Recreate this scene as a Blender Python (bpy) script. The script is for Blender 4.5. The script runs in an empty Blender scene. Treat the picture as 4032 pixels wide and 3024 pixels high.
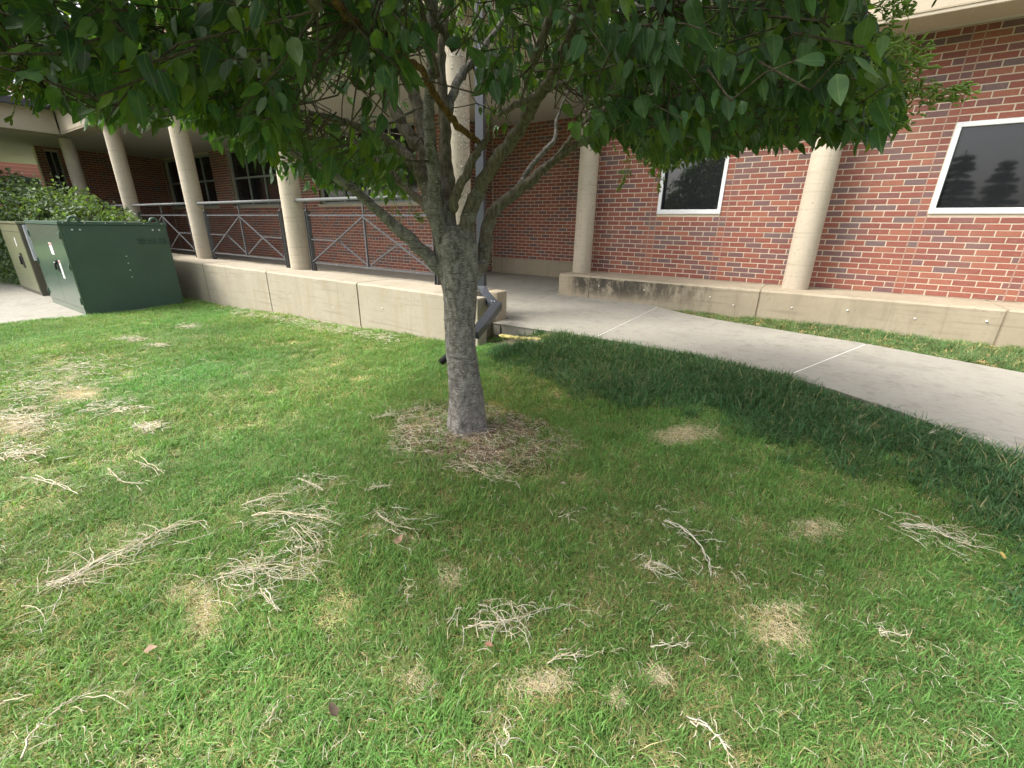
import bpy, math, random
import numpy as np
from mathutils import Vector, Matrix

random.seed(7); rng = np.random.default_rng(11)
PI = math.pi
scene = bpy.context.scene
col = scene.collection

# ------------------------------------------------------------------ camera
FPX = 1697.2                                   # focal length in pixels of the 4032 px wide photo
RC = np.array([[0.8289386123, 0.5591181058, 0.0157391476],
               [0.2043076036, -0.2764684967, -0.9390546168],
               [-0.5206910601, 0.7816342585, -0.3434074924]])   # rows: right, down, forward
CAM = np.array([0.0, 0.0, 1.0374])
cd = bpy.data.cameras.new('camera'); cam = bpy.data.objects.new('camera', cd); col.objects.link(cam)
cam.matrix_world = Matrix(((RC[0][0], -RC[1][0], -RC[2][0], CAM[0]),
                           (RC[0][1], -RC[1][1], -RC[2][1], CAM[1]),
                           (RC[0][2], -RC[1][2], -RC[2][2], CAM[2]), (0, 0, 0, 1)))
cd.sensor_fit = 'HORIZONTAL'; cd.sensor_width = 36.0; cd.lens = 36.0 * FPX / 4032.0
cd.clip_start = 0.02; cd.clip_end = 600
scene.camera = cam

# ------------------------------------------------------------------ world, sun, exposure
SUN_TO = Vector((-0.62, -0.55, 0.95)).normalized()
w = bpy.data.worlds.new("World"); scene.world = w; w.use_nodes = True
nt = w.node_tree; nt.nodes.clear()
out = nt.nodes.new('ShaderNodeOutputWorld'); bg = nt.nodes.new('ShaderNodeBackground')
sky = nt.nodes.new('ShaderNodeTexSky'); sky.sky_type = 'NISHITA'; sky.sun_disc = False
sky.sun_elevation = math.asin(SUN_TO.z); sky.sun_rotation = math.atan2(SUN_TO.x, SUN_TO.y)
sky.air_density = 1.0; sky.dust_density = 6.0; sky.ozone_density = 1.0
hs = nt.nodes.new('ShaderNodeHueSaturation'); hs.inputs['Saturation'].default_value = 0.35
nt.links.new(sky.outputs[0], hs.inputs['Color']); nt.links.new(hs.outputs[0], bg.inputs[0])
bg.inputs[1].default_value = 0.15
nt.links.new(bg.outputs[0], out.inputs[0])
sd = bpy.data.lights.new('sun', 'SUN'); sd.energy = 0.95; sd.angle = math.radians(18); sd.color = (1.0, 0.95, 0.86)
sun = bpy.data.objects.new('sun', sd); col.objects.link(sun)
sun.rotation_euler = (-SUN_TO).to_track_quat('-Z', 'Y').to_euler(); sun.location = (-8, -8, 12)
scene.view_settings.view_transform = 'Standard'; scene.view_settings.look = 'None'
scene.view_settings.exposure = 1.36; scene.view_settings.gamma = 1.0
scene.view_settings.use_curve_mapping = False
scene.render.engine = 'CYCLES'
scene.cycles.max_bounces = 5; scene.cycles.diffuse_bounces = 4; scene.cycles.use_adaptive_sampling = True; scene.cycles.adaptive_threshold = 0.02; scene.cycles.glossy_bounces = 2; scene.cycles.transmission_bounces = 2; scene.cycles.transparent_max_bounces = 4

# ------------------------------------------------------------------ measuring helpers (photo pixel -> point in the place)
def ray(x, y): return RC.T @ np.array([x - 2016.0, y - 1512.0, FPX])
def at_y(x, y, Y): v = ray(x, y); return CAM + v * Y / v[1]
def at_z(x, y, Z): v = ray(x, y); return CAM + v * (Z - CAM[2]) / v[2]
def at_d(x, y, d): v = ray(x, y); return CAM + v * d / math.hypot(v[0], v[1])
def prj(P):
    q = (np.asarray(P, float) - CAM) @ RC.T
    z = np.where(np.abs(q[..., 2]) < 1e-6, 1e-6, q[..., 2])
    return q[..., 0] / z * FPX + 2016, q[..., 1] / z * FPX + 1512, q[..., 2]

# ------------------------------------------------------------------ object helpers
def tag(o, label=None, cat=None, group=None, kind=None):
    if label: o['label'] = label
    if cat: o['category'] = cat
    if group: o['group'] = group
    if kind: o['kind'] = kind
    return o
def empty(name, loc=(0, 0, 0), rz=0, **k):
    o = bpy.data.objects.new(name, None); o.location = loc; o.rotation_euler = (0, 0, rz); o.empty_display_size = .1
    col.objects.link(o); return tag(o, **k)
def link(name, me, mat=None, parent=None, loc=None, **k):
    o = bpy.data.objects.new(name, me); col.objects.link(o)
    if mat and not me.materials: me.materials.append(mat)
    if parent: o.parent = parent
    if loc is not None: o.location = loc
    return tag(o, **k)
class MB:
    """collects boxes, tubes, prisms and becomes ONE mesh"""
    def __init__(s, origin=(0, 0, 0)): s.v = []; s.f = []; s.c = []; s.sm = []; s.o = np.array(origin, float); s.cc = (1, 1, 1)
    def add(s, vs, fs, smooth=False):
        n = len(s.v); s.v += (np.array(vs, float) - s.o).tolist()
        s.f += [[i + n for i in f] for f in fs]; s.sm += [smooth] * len(fs); s.c += [s.cc] * len(vs)
    def box(s, x0, x1, y0, y1, z0, z1):
        s.add([(x0, y0, z0), (x1, y0, z0), (x1, y1, z0), (x0, y1, z0), (x0, y0, z1), (x1, y0, z1), (x1, y1, z1), (x0, y1, z1)],
              [(0, 3, 2, 1), (4, 5, 6, 7), (0, 1, 5, 4), (1, 2, 6, 5), (2, 3, 7, 6), (3, 0, 4, 7)])
    def tube(s, pts, rad, n=8, cap=True, jit=0.0):
        pts = [np.array(p, float) for p in pts]; N = len(pts)
        if not hasattr(rad, '__len__'): rad = [rad] * N
        up = None; vs = []; fs = []
        for i, p in enumerate(pts):
            t = pts[min(i + 1, N - 1)] - pts[max(i - 1, 0)]; t /= (np.linalg.norm(t) + 1e-9)
            if up is None:
                up = np.cross(t, (0, 0, 1) if abs(t[2]) < .9 else (1, 0, 0))
            up = up - t * (up @ t); up /= (np.linalg.norm(up) + 1e-9); b = np.cross(t, up)
            r = np.full(n, float(rad[i]))
            if jit: r = r * np.array([1 + random.uniform(-jit, jit) for _ in range(n)])
            an = np.arange(n) * (2 * PI / n); vs += list(p + r[:, None] * (np.cos(an)[:, None] * up + np.sin(an)[:, None] * b))
        for i in range(N - 1):
            for k in range(n):
                a = i * n + k; c = i * n + (k + 1) % n; fs.append((a, c, c + n, a + n))
        if cap: fs.append(tuple(range(n))[::-1]); fs.append(tuple(range((N - 1) * n, N * n)))
        s.add(vs, fs, True)
    def bar(s, a, b, wd, dp):                  # flat bar in the XZ plane, depth along Y
        a = np.array(a, float); b = np.array(b, float); t = b - a; t /= np.linalg.norm(t)
        n = np.cross(t, (0, 1, 0)); n /= np.linalg.norm(n); y = np.array((0, 1, 0.)) * dp / 2; n = n * wd / 2
        s.add([a - n - y, a + n - y, a + n + y, a - n + y, b - n - y, b + n - y, b + n + y, b - n + y],
              [(0, 1, 2, 3), (7, 6, 5, 4), (0, 4, 5, 1), (1, 5, 6, 2), (2, 6, 7, 3), (3, 7, 4, 0)])
    def poly(s, pts, z0, z1):                  # vertical prism of a flat polygon
        n = len(pts)
        s.add([(x, y, z0) for x, y in pts] + [(x, y, z1) for x, y in pts],
              [tuple(range(n))[::-1], tuple(range(n, 2 * n))] + [(i, (i + 1) % n, (i + 1) % n + n, i + n) for i in range(n)])
    def mesh(s, name):
        me = bpy.data.meshes.new(name); me.from_pydata(s.v, [], s.f)
        me.polygons.foreach_set('use_smooth', s.sm)
        a = me.color_attributes.new('Col', 'FLOAT_COLOR', 'POINT')
        a.data.foreach_set('color', np.concatenate([np.array(s.c, float), np.ones((len(s.c), 1))], 1).ravel())
        me.update(); return me
    def build(s, name, mat, parent=None, bevel=0, **k):
        o = link(name, s.mesh(name), mat, parent, tuple(s.o) if parent is None else None, **k)
        if parent is not None:
            o.location = tuple(s.o - np.array(parent_world(parent)))
        if bevel:
            m = o.modifiers.new('edge', 'BEVEL'); m.width = bevel; m.segments = 2; m.limit_method = 'ANGLE'; m.angle_limit = .6
        return o
def parent_world(p):
    l = np.array(p.location, float)
    while p.parent: p = p.parent; l = l + np.array(p.location, float)
    return l

# ------------------------------------------------------------------ materials
def mat(name, base=(.5, .5, .5), rough=.8, spec=.3, metal=0):
    m = bpy.data.materials.new(name); m.use_nodes = True; b = m.node_tree.nodes['Principled BSDF']
    b.inputs['Base Color'].default_value = (*base, 1); b.inputs['Roughness'].default_value = rough
    b.inputs['Specular IOR Level'].default_value = spec; b.inputs['Metallic'].default_value = metal
    return m, m.node_tree, b
def N(t, typ, **k):
    n = t.nodes.new(typ)
    for a, v in k.items():
        if a.startswith('i_'):
            n.inputs[a[2:].replace('_', ' ')].default_value = v
        else: setattr(n, a, v)
    return n
def coord(t, scale=(1, 1, 1), which='Object', rot=(0, 0, 0)):
    tc = N(t, 'ShaderNodeTexCoord'); mp = N(t, 'ShaderNodeMapping'); mp.inputs['Scale'].default_value = scale
    mp.inputs['Rotation'].default_value = rot
    t.links.new(tc.outputs[which], mp.inputs[0]); return mp.outputs[0]
def worldpos(t, scale=(1, 1, 1)):
    g = N(t, 'ShaderNodeNewGeometry'); mp = N(t, 'ShaderNodeMapping'); mp.inputs['Scale'].default_value = scale
    t.links.new(g.outputs['Position'], mp.inputs[0]); return mp.outputs[0]
def noise(t, vec, scale, detail=4, rough=.55):
    n = N(t, 'ShaderNodeTexNoise'); n.inputs['Scale'].default_value = scale; n.inputs['Detail'].default_value = detail
    n.inputs['Roughness'].default_value = rough; t.links.new(vec, n.inputs['Vector']); return n.outputs['Fac']
def ramp(t, fac, stops):
    r = N(t, 'ShaderNodeValToRGB'); e = r.color_ramp.elements
    while len(e) < len(stops): e.new(.5)
    for i, (p, c) in enumerate(stops):
        e[i].position = p; e[i].color = (*c, 1) if hasattr(c, '__len__') else (c, c, c, 1)
    t.links.new(fac, r.inputs[0]); return r.outputs[0]
def mix(t, a, b, fac, mode='MIX'):
    m = N(t, 'ShaderNodeMix', data_type='RGBA', blend_type=mode)
    def s(i, v):
        if hasattr(v, 'is_output'): t.links.new(v, m.inputs[i])
        elif hasattr(v, '__len__'): m.inputs[i].default_value = (*v, 1)
        else: m.inputs[i].default_value = v
    s(0, fac); s(6, a); s(7, b); return m.outputs[2]
def bump(t, b, h, strength=.3, dist=.01):
    n = N(t, 'ShaderNodeBump'); n.inputs['Strength'].default_value = strength; n.inputs['Distance'].default_value = dist
    t.links.new(h, n.inputs['Height']); t.links.new(n.outputs[0], b.inputs['Normal'])
def attr(t, name='Col', typ='GEOMETRY'):
    a = N(t, 'ShaderNodeAttribute'); a.attribute_name = name; a.attribute_type = typ; return a
M = {}

def concrete(name, c1, c2, stain=None, spk=(.25, .2, .15), pits=True, bs=.25):
    m, t, b = mat(name, rough=.9, spec=.2); p = worldpos(t)
    base = mix(t, c1, c2, ramp(t, noise(t, p, 1.7, 6, .6), [(.3, 0), (.7, 1)]))
    base = mix(t, base, tuple(x * .78 for x in c1), ramp(t, noise(t, p, 22, 3), [(.5, 0), (.75, .6)]))
    if stain:
        st = worldpos(t, (3.0, 3.0, .55)); f = ramp(t, noise(t, st, 2.2, 7, .7), [(.52, 0), (.68, 1)])
        base = mix(t, base, stain, f)
    if pits:
        v = N(t, 'ShaderNodeTexVoronoi'); v.inputs['Scale'].default_value = 26; t.links.new(p, v.inputs['Vector'])
        pit = ramp(t, v.outputs['Distance'], [(.13, 1), (.21, 0)]); v.inputs['Scale'].default_value = 20
        pit = mix(t, (0, 0, 0), pit, ramp(t, noise(t, p, 9, 3), [(.54, 0), (.58, .8)])); base = mix(t, base, spk, pit)
        lines = noise(t, worldpos(t, (1.2, 1.2, 26)), 1.0, 4, .6); base = mix(t, base, tuple(x * .72 for x in c2), ramp(t, lines, [(.56, 0), (.66, .5)]))
        drip = noise(t, worldpos(t, (9, 9, .5)), 1.0, 5, .65); base = mix(t, base, tuple(x * .62 for x in c2), ramp(t, drip, [(.56, 0), (.72, .45)]))
    fine = noise(t, p, 220, 2)
    base = mix(t, base, tuple(x * .7 for x in c1), ramp(t, fine, [(.5, 0), (.72, .5)]))
    t.links.new(base, b.inputs['Base Color']); bump(t, b, mix(t, noise(t, p, 60, 5), fine, .4), bs, .006)
    return m
M['parapet'] = concrete('board_marked_concrete', (.42, .375, .295), (.355, .315, .24), stain=(.36, .31, .22))
M['lowwall'] = concrete('weathered_concrete', (.42, .36, .265), (.35, .295, .21), stain=(.31, .265, .19))
M['column'] = concrete('pitted_column_concrete', (.53, .465, .365), (.46, .40, .31), spk=(.22, .19, .15), bs=.3)
M['beam'] = concrete('smooth_cream_concrete', (.50, .43, .33), (.46, .395, .30), pits=False, bs=.15)
M['ceiling'] = concrete('painted_ceiling_plaster', (.58, .55, .49), (.54, .51, .45), pits=False, bs=.1)
M['slab'] = concrete('broom_finished_sidewalk', (.37, .352, .30), (.325, .308, .26), stain=(.26, .245, .205), spk=(.33, .30, .27), bs=.3)
M['joint'] = mat('pale_joint_sealant', (.80, .78, .72), .8)[0]
M['mortar'] = concrete('beige_mortar', (.64, .55, .43), (.57, .49, .38), pits=False, bs=.2)
M['seal'] = mat('pinkish_joint_sealant', (.40, .27, .21), .8)[0]

def m_brick():
    m, t, b = mat('fired_brick', rough=.85, spec=.25); p = worldpos(t); a = attr(t)
    f = noise(t, p, 90, 4); c = mix(t, a.outputs['Color'], (.06, .03, .03), ramp(t, f, [(.45, 0), (.8, .55)]))
    c = mix(t, c, (.42, .24, .18), ramp(t, noise(t, p, 35, 3), [(.55, 0), (.8, .28)]))
    t.links.new(c, b.inputs['Base Color']); c = mix(t, c, (.40, .30, .24), ramp(t, noise(t, worldpos(t, (.8, .8, .5)), 1.6, 5), [(.52, 0), (.8, .22)]))
    t.links.new(c, b.inputs['Base Color']); bump(t, b, f, .35, .004); return m
M['brick'] = m_brick()

def m_bark():
    m, t, b = mat('grey_bark_with_lenticels', rough=.9, spec=.2); p = worldpos(t)
    n1 = noise(t, worldpos(t, (1, 1, .5)), 38, 6, .65)
    c = ramp(t, n1, [(.28, (.075, .067, .06)), (.48, (.20, .185, .17)), (.72, (.36, .34, .315))])
    ln = noise(t, worldpos(t, (48, 48, 210)), 1.0, 1.5, .4)
    c = mix(t, c, (.42, .39, .34), ramp(t, ln, [(.625, 0), (.66, 1)]))
    dk = noise(t, worldpos(t, (10, 10, 60)), 1.0, 3, .6); c = mix(t, c, (.05, .043, .038), ramp(t, dk, [(.55, 0), (.75, .75)]))
    h = mix(t, n1, ln, .35); t.links.new(c, b.inputs['Base Color']); bump(t, b, h, .9, .012); return m
M['bark'] = m_bark()
def m_limb(name, c0, c1, c2):
    m, t, b = mat(name, rough=.9, spec=.2); n1 = noise(t, worldpos(t, (1.2, 1.2, .35)), 60, 6, .65)
    c = ramp(t, n1, [(.3, c0), (.5, c1), (.72, c2)]); t.links.new(c, b.inputs['Base Color']); bump(t, b, n1, .9, .009); return m
M['limb'] = m_limb('furrowed_brown_bark', (.06, .05, .04), (.17, .145, .115), (.30, .265, .22))
M['peel'] = m_limb('peeling_orange_bark', (.06, .035, .018), (.17, .095, .04), (.33, .20, .08))
M['twig'] = m_limb('twig_bark', (.04, .032, .022), (.09, .072, .05), (.15, .125, .09))

def m_leaf(name, g1, g2, vein):
    m, t, b = mat(name, rough=.48, spec=.35); a = attr(t); uv = N(t, 'ShaderNodeUVMap'); sp = N(t, 'ShaderNodeSeparateXYZ')
    t.links.new(uv.outputs[0], sp.inputs[0])
    ab = N(t, 'ShaderNodeMath', operation='ABSOLUTE'); sb = N(t, 'ShaderNodeMath', operation='SUBTRACT'); sb.inputs[1].default_value = .5
    t.links.new(sp.outputs[0], sb.inputs[0]); t.links.new(sb.outputs[0], ab.inputs[0])
    c = mix(t, g1, g2, ramp(t, noise(t, worldpos(t), 45, 3), [(.35, 0), (.7, 1)]))
    c = mix(t, c, a.outputs['Color'], 1.0, 'MULTIPLY')
    c = mix(t, c, vein, ramp(t, ab.outputs[0], [(.012, .65), (.035, 0)]))
    t.links.new(c, b.inputs['Base Color']); bump(t, b, noise(t, worldpos(t), 160, 2), .12, .002)
    tr = N(t, 'ShaderNodeBsdfTranslucent'); mx = N(t, 'ShaderNodeMixShader'); mx.inputs[0].default_value = .36
    tc = mix(t, c, (1.9, 2.1, .6), 1.0, 'MULTIPLY'); t.links.new(tc, tr.inputs[0])
    o = t.nodes['Material Output']; t.links.new(b.outputs[0], mx.inputs[1]); t.links.new(tr.outputs[0], mx.inputs[2]); t.links.new(mx.outputs[0], o.inputs[0])
    return m
M['leaf'] = m_leaf('lilac_leaf', (.040, .090, .034), (.062, .125, .040), (.13, .20, .08))
M['bushleaf'] = m_leaf('bush_leaf', (.070, .115, .055), (.115, .165, .085), (.15, .2, .1))
M['pod'] = m_leaf('green_seed_pod', (.20, .29, .07), (.27, .35, .10), (.3, .4, .1))

def m_vc(name, rough, spec, nz=.25, sc=60):
    m, t, b = mat(name, rough=rough, spec=spec); a = attr(t)
    c = mix(t, a.outputs['Color'], 0.0 if False else (.5, .5, .5), ramp(t, noise(t, worldpos(t), sc, 3), [(.4, 0), (.8, nz)]), 'MULTIPLY')
    t.links.new(c, b.inputs['Base Color']); return m
M['straw'] = m_vc('dry_straw', .8, .2)
def m_grass():
    m, t, b = mat('grass_blade', rough=.55, spec=.3); a = attr(t); i = attr(t, 'tone', 'INSTANCER')
    c = mix(t, a.outputs['Color'], i.outputs['Color'], 1.0, 'MULTIPLY')
    t.links.new(c, b.inputs['Base Color']); tr = N(t, 'ShaderNodeBsdfTranslucent'); mx = N(t, 'ShaderNodeMixShader'); mx.inputs[0].default_value = .3
    tc = mix(t, c, (1.5, 1.6, .8), 1.0, 'MULTIPLY'); t.links.new(tc, tr.inputs[0]); o = t.nodes['Material Output']
    t.links.new(b.outputs[0], mx.inputs[1]); t.links.new(tr.outputs[0], mx.inputs[2]); t.links.new(mx.outputs[0], o.inputs[0]); return m
M['grass'] = m_grass()

def m_ground():
    m, t, b = mat('lawn_soil_and_thatch', rough=.95, spec=.1); p = worldpos(t)
    g = ramp(t, noise(t, p, 70, 5, .7), [(.3, (.035, .06, .018)), (.5, (.075, .12, .03)), (.68, (.20, .19, .09))])
    far = noise(t, p, .9, 4); g = mix(t, g, (.09, .13, .035), ramp(t, far, [(.4, 0), (.7, .5)]))
    # bare soil ring round the trunk and along the slab edge, as a stain with a shape of its own
    def spot(cx, cy, rx, ry, r0, r1):
        mp = N(t, 'ShaderNodeMapping'); gg = N(t, 'ShaderNodeNewGeometry'); t.links.new(gg.outputs['Position'], mp.inputs[0])
        mp.inputs['Location'].default_value = (-cx / rx, -cy / ry, 0); mp.inputs['Scale'].default_value = (1 / rx, 1 / ry, 0)
        l = N(t, 'ShaderNodeVectorMath', operation='LENGTH'); t.links.new(mp.outputs[0], l.inputs[0])
        ad = N(t, 'ShaderNodeMath', operation='ADD'); t.links.new(l.outputs['Value'], ad.inputs[0])
        nn = N(t, 'ShaderNodeMath', operation='MULTIPLY'); nn.inputs[1].default_value = .6; t.links.new(noise(t, p, 7, 4), nn.inputs[0])
        t.links.new(nn.outputs[0], ad.inputs[1]); return ramp(t, ad.outputs[0], [(r0, 1), (r1, 0)])
    soil = ramp(t, noise(t, p, 55, 5, .7), [(.3, (.10, .072, .048)), (.6, (.22, .17, .12)), (.8, (.42, .36, .26))])
    g = mix(t, g, soil, spot(SOIL[0], SOIL[1], .72, .52, .9, 1.1))
    g = mix(t, g, (.28, .235, .17), spot(-2.45, 3.72, .5, .22, .9, 1.1))
    t.links.new(g, b.inputs['Base Color']); bump(t, b, noise(t, p, 90, 5), .8, .02); return m
SOIL = (-1.50, 1.83)
M['ground'] = m_ground()

def paint(name, c, rough, spec=.5, metal=0, wear=None, bumpy=.05):
    m, t, b = mat(name, c, rough, spec, metal); p = worldpos(t)
    c2 = mix(t, c, tuple(x * .8 for x in c), ramp(t, noise(t, p, 3, 5), [(.4, 0), (.7, .6)]))
    if wear: c2 = mix(t, c2, wear, ramp(t, noise(t, p, 30, 4), [(.62, 0), (.75, .6)]))
    t.links.new(c2, b.inputs['Base Color']); bump(t, b, noise(t, p, 5, 2), bumpy, .01); return m
M['green'] = paint('dark_green_enamel', (.062, .112, .082), .42, .4, bumpy=.02)
M['greendoor'] = paint('glossy_green_enamel', (.085, .135, .10), .17, .7, bumpy=.05)
M['olive'] = paint('faded_olive_enamel', (.20, .215, .13), .3, .5)
M['olivedark'] = paint('brown_grey_enamel', (.10, .09, .065), .5, .4)
M['rail'] = paint('grey_rail_paint', (.085, .088, .092), .6, .3, wear=(.35, .35, .34))
M['railgal'] = paint('galvanised_handrail', (.13, .137, .137), .6, .3)
M['white'] = paint('white_window_frame', (.78, .79, .80), .35, .4)
M['steelframe'] = paint('grey_green_window_frame', (.30, .33, .31), .5, .4)
M['spout'] = paint('slate_grey_downspout', (.04, .046, .056), .4, .5)
M['gutter'] = paint('dark_grey_gutter', (.05, .055, .065), .45, .4)
M['roof'] = paint('metal_roof_panel', (.45, .47, .50), .35, .5)
M['sill'] = M['beam']
M['glass'] = mat('dark_window_glass', (.016, .017, .019), .03, 1.0)[0]
M['glassdark'] = mat('shaded_window_glass', (.016, .017, .018), .07, .5)[0]
M['bolt'] = mat('zinc_bolt', (.75, .76, .76), .3, .5, .6)[0]
M['sticker'] = mat('white_sticker', (.80, .79, .78), .5)[0]
M['stickerred'] = mat('red_sticker_band', (.55, .12, .10), .5)[0]
M['black'] = mat('black_plastic', (.015, .015, .016), .45)[0]
M['galv'] = paint('galvanised_box', (.50, .53, .55), .38, .5)
M['foam'] = paint('yellow_foam', (.62, .54, .22), .9, .1, wear=(.75, .70, .42))
M['pale'] = mat('bleached_bark_strip', (.6, .5, .4), .8)[0]

# ------------------------------------------------------------------ ground
SWN = [(-2.9, 3.93), (-2.78, 3.91), (-2.2, 3.95), (-1.67, 3.97), (-1.2, 3.97), (-.6, 3.90), (0., 3.74), (.3, 3.6), (.6, 3.4), (.9, 3.14), (1.2, 2.82), (1.4, 2.52), (1.7, 2.0), (1.9, 1.3), (2.0, .2), (1.9, -2)]
def dseg(X, Y, pts):
    d = np.full(np.shape(X), 1e9)
    for (x0, y0), (x1, y1) in zip(pts[:-1], pts[1:]):
        dx, dy = x1 - x0, y1 - y0; t = np.clip(((X - x0) * dx + (Y - y0) * dy) / (dx * dx + dy * dy), 0, 1)
        d = np.minimum(d, np.hypot(X - x0 - t * dx, Y - y0 - t * dy))
    return d
def sstep(x, a, b): t = np.clip((x - a) / (b - a), 0, 1); return t * t * (3 - 2 * t)
def gz(X, Y):
    X = np.asarray(X, float); Y = np.asarray(Y, float)
    h = -.15 - .031 * np.clip(-X - 1.4, 0, 8.2)
    d = dseg(X, Y, SWN); e = 1 - sstep(d, .05, .85)
    h = h + e * (-.035 - h) * sstep(X, -2.9, -2.1)
    h = h + .035 * np.exp(-(((X + .6) / .8) ** 2 + ((Y - 3.2) / .45) ** 2))
    h = np.where(Y > 4.3, np.maximum(h, -.035) * sstep(X, -3.2, -2.2) + h * (1 - sstep(X, -3.2, -2.2)), h)
    far = sstep(np.hypot(X, Y), 14, 30); h = h * (1 - far) - .45 * far
    return h + .012 * np.sin(X * 2.3 + 1) * np.cos(Y * 2.9) * (1 - far)
def gz1(x, y): return float(gz(x, y))
def ground():
    xs = np.concatenate([np.linspace(-300, -24, 12), np.linspace(-22, -5, 60), np.linspace(-4.8, 4, 130), np.linspace(4.3, 20, 20), np.linspace(24, 300, 10)])
    ys = np.concatenate([np.linspace(-300, -24, 12), np.linspace(-22, -1, 40), np.linspace(-.9, 7, 120), np.linspace(7.3, 20, 20), np.linspace(24, 300, 10)])
    X, Y = np.meshgrid(xs, ys); Z = gz(X, Y); nx, ny = len(xs), len(ys)
    V = np.stack([X, Y, Z], -1).reshape(-1, 3); F = []
    for j in range(ny - 1):
        for i in range(nx - 1): a = j * nx + i; F.append((a, a + 1, a + 1 + nx, a + nx))
    me = bpy.data.meshes.new('ground'); me.from_pydata(V.tolist(), [], F); me.polygons.foreach_set('use_smooth', [True] * len(F)); me.update()
    link('ground', me, M['ground'], kind='structure')
ground()

# ------------------------------------------------------------------ sidewalk and walkway slabs (joints recessed, slabs proud)
def shrink(poly, g=.0065):
    P = np.array(poly, float); c = P.mean(0); area = 0; n = len(P); out_ = []
    for i in range(n): a, b = P[i], P[(i + 1) % n]; area += a[0] * b[1] - b[0] * a[1]
    sg = 1 if area > 0 else -1
    for i in range(n):
        a, b, c2 = P[i - 1], P[i], P[(i + 1) % n]; e1 = b - a; e2 = c2 - b; e1 /= np.linalg.norm(e1); e2 /= np.linalg.norm(e2)
        n1 = np.array((-e1[1], e1[0])) * sg; n2 = np.array((-e2[1], e2[0])) * sg; m = n1 + n2; m /= max(np.linalg.norm(m), .3)
        out_.append(tuple(b + m * g / max(m @ n1, .4)))
    return out_ if sg > 0 else out_[::-1]
SLABS = [
 [(-3.28, 4.25), (-2.895, 4.25), (-2.895, 3.91), (-2.78, 3.91), (-2.92, 6.35), (-3.40, 6.35)],
 [(-2.78, 3.91), (-2.2, 3.95), (-1.67, 3.97), (-1.69, 6.25), (-1.85, 6.35), (-2.92, 6.35)],
 [(-1.67, 3.97), (-1.2, 3.97), (-.6, 3.90), (0., 3.74), (.61, 5.43), (.1, 5.54), (-.25, 5.63), (-.89, 5.80), (-1.3, 5.98), (-1.69, 6.25)],
 [(0., 3.74), (.3, 3.6), (.6, 3.4), (.9, 3.14), (1.2, 2.82), (1.4, 2.52), (2.95, 4.2), (2.2, 4.74), (1.59, 5.03), (1.01, 5.26), (.61, 5.43)],
 [(1.4, 2.52), (1.7, 2.0), (1.9, 1.3), (2.0, .2), (3.8, .4), (3.8, 2.2), (3.5, 3.4), (2.95, 4.2)]]
b = MB()
for s_ in SLABS: b.poly([(x, y) for x, y in shrink(s_, .014)], -.13, -.0062)
side = b.build('sidewalk', M['slab'], kind='structure')
for (xa, ya), (xb, yb) in (((-3.283, 4.26), (-3.395, 6.33)), ((-2.781, 3.95), (-2.919, 6.33)), ((-1.67, 4.0), (-1.69, 6.22)), ((.01, 3.78), (.60, 5.40)), ((1.44, 2.56), (2.92, 4.16))):
    dx_, dy_ = xb - xa, yb - ya; l_ = math.hypot(dx_, dy_); nx_, ny_ = -dy_ / l_ * .010, dx_ / l_ * .010
    q = MB((xa, ya, 0)); q.poly([(xa - nx_, ya - ny_), (xb - nx_, yb - ny_), (xb + nx_, yb + ny_), (xa + nx_, ya + ny_)][::1], -.05, -.003); q.build('joint', M['joint'], side)
for s_ in SLABS:
    b = MB((s_[0][0], s_[0][1], 0)); b.poly(shrink(s_), -.006, 0.0); b.build('slab', M['slab'], side)
b = MB(); b.poly([(-26.5, 4.24), (-3.29, 4.24), (-3.41, 6.35), (-3.37, 6.36), (-3.37, 9), (-26.5, 9)], -.13, -.007)
walk = b.build('walkway_floor', M['joint'], kind='structure')
xe = [-26.5, -24, -21, -18, -15, -12, -9, -6.2]
for x0, x1 in zip(xe[:-1], xe[1:]):
    b = MB((x0, 4.25, 0)); b.poly(shrink([(x0, 4.25), (x1, 4.25), (x1, 7.2), (x0, 7.2)], .006), -.006, 0); b.build('slab', M['slab'], walk)
b = MB((-6.2, 4.25, 0)); b.poly(shrink([(-6.2, 4.25), (-3.28, 4.25), (-3.40, 6.35), (-3.38, 8.75), (-6.45, 8.75), (-6.45, 7.2), (-6.2, 7.2)], .006), -.006, 0); b.build('slab', M['slab'], walk)
# raised service pad under the utility cabinets
b = MB(); b.poly([(-9.12, -2.5), (-9.16, .9), (-9.27, 1.86), (-9.27, 3.30), (-16.5, 3.30), (-16.5, -2.5)], -.6, -.385)
link_pad = b.build('service_pad', M['slab'], kind='structure')

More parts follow.
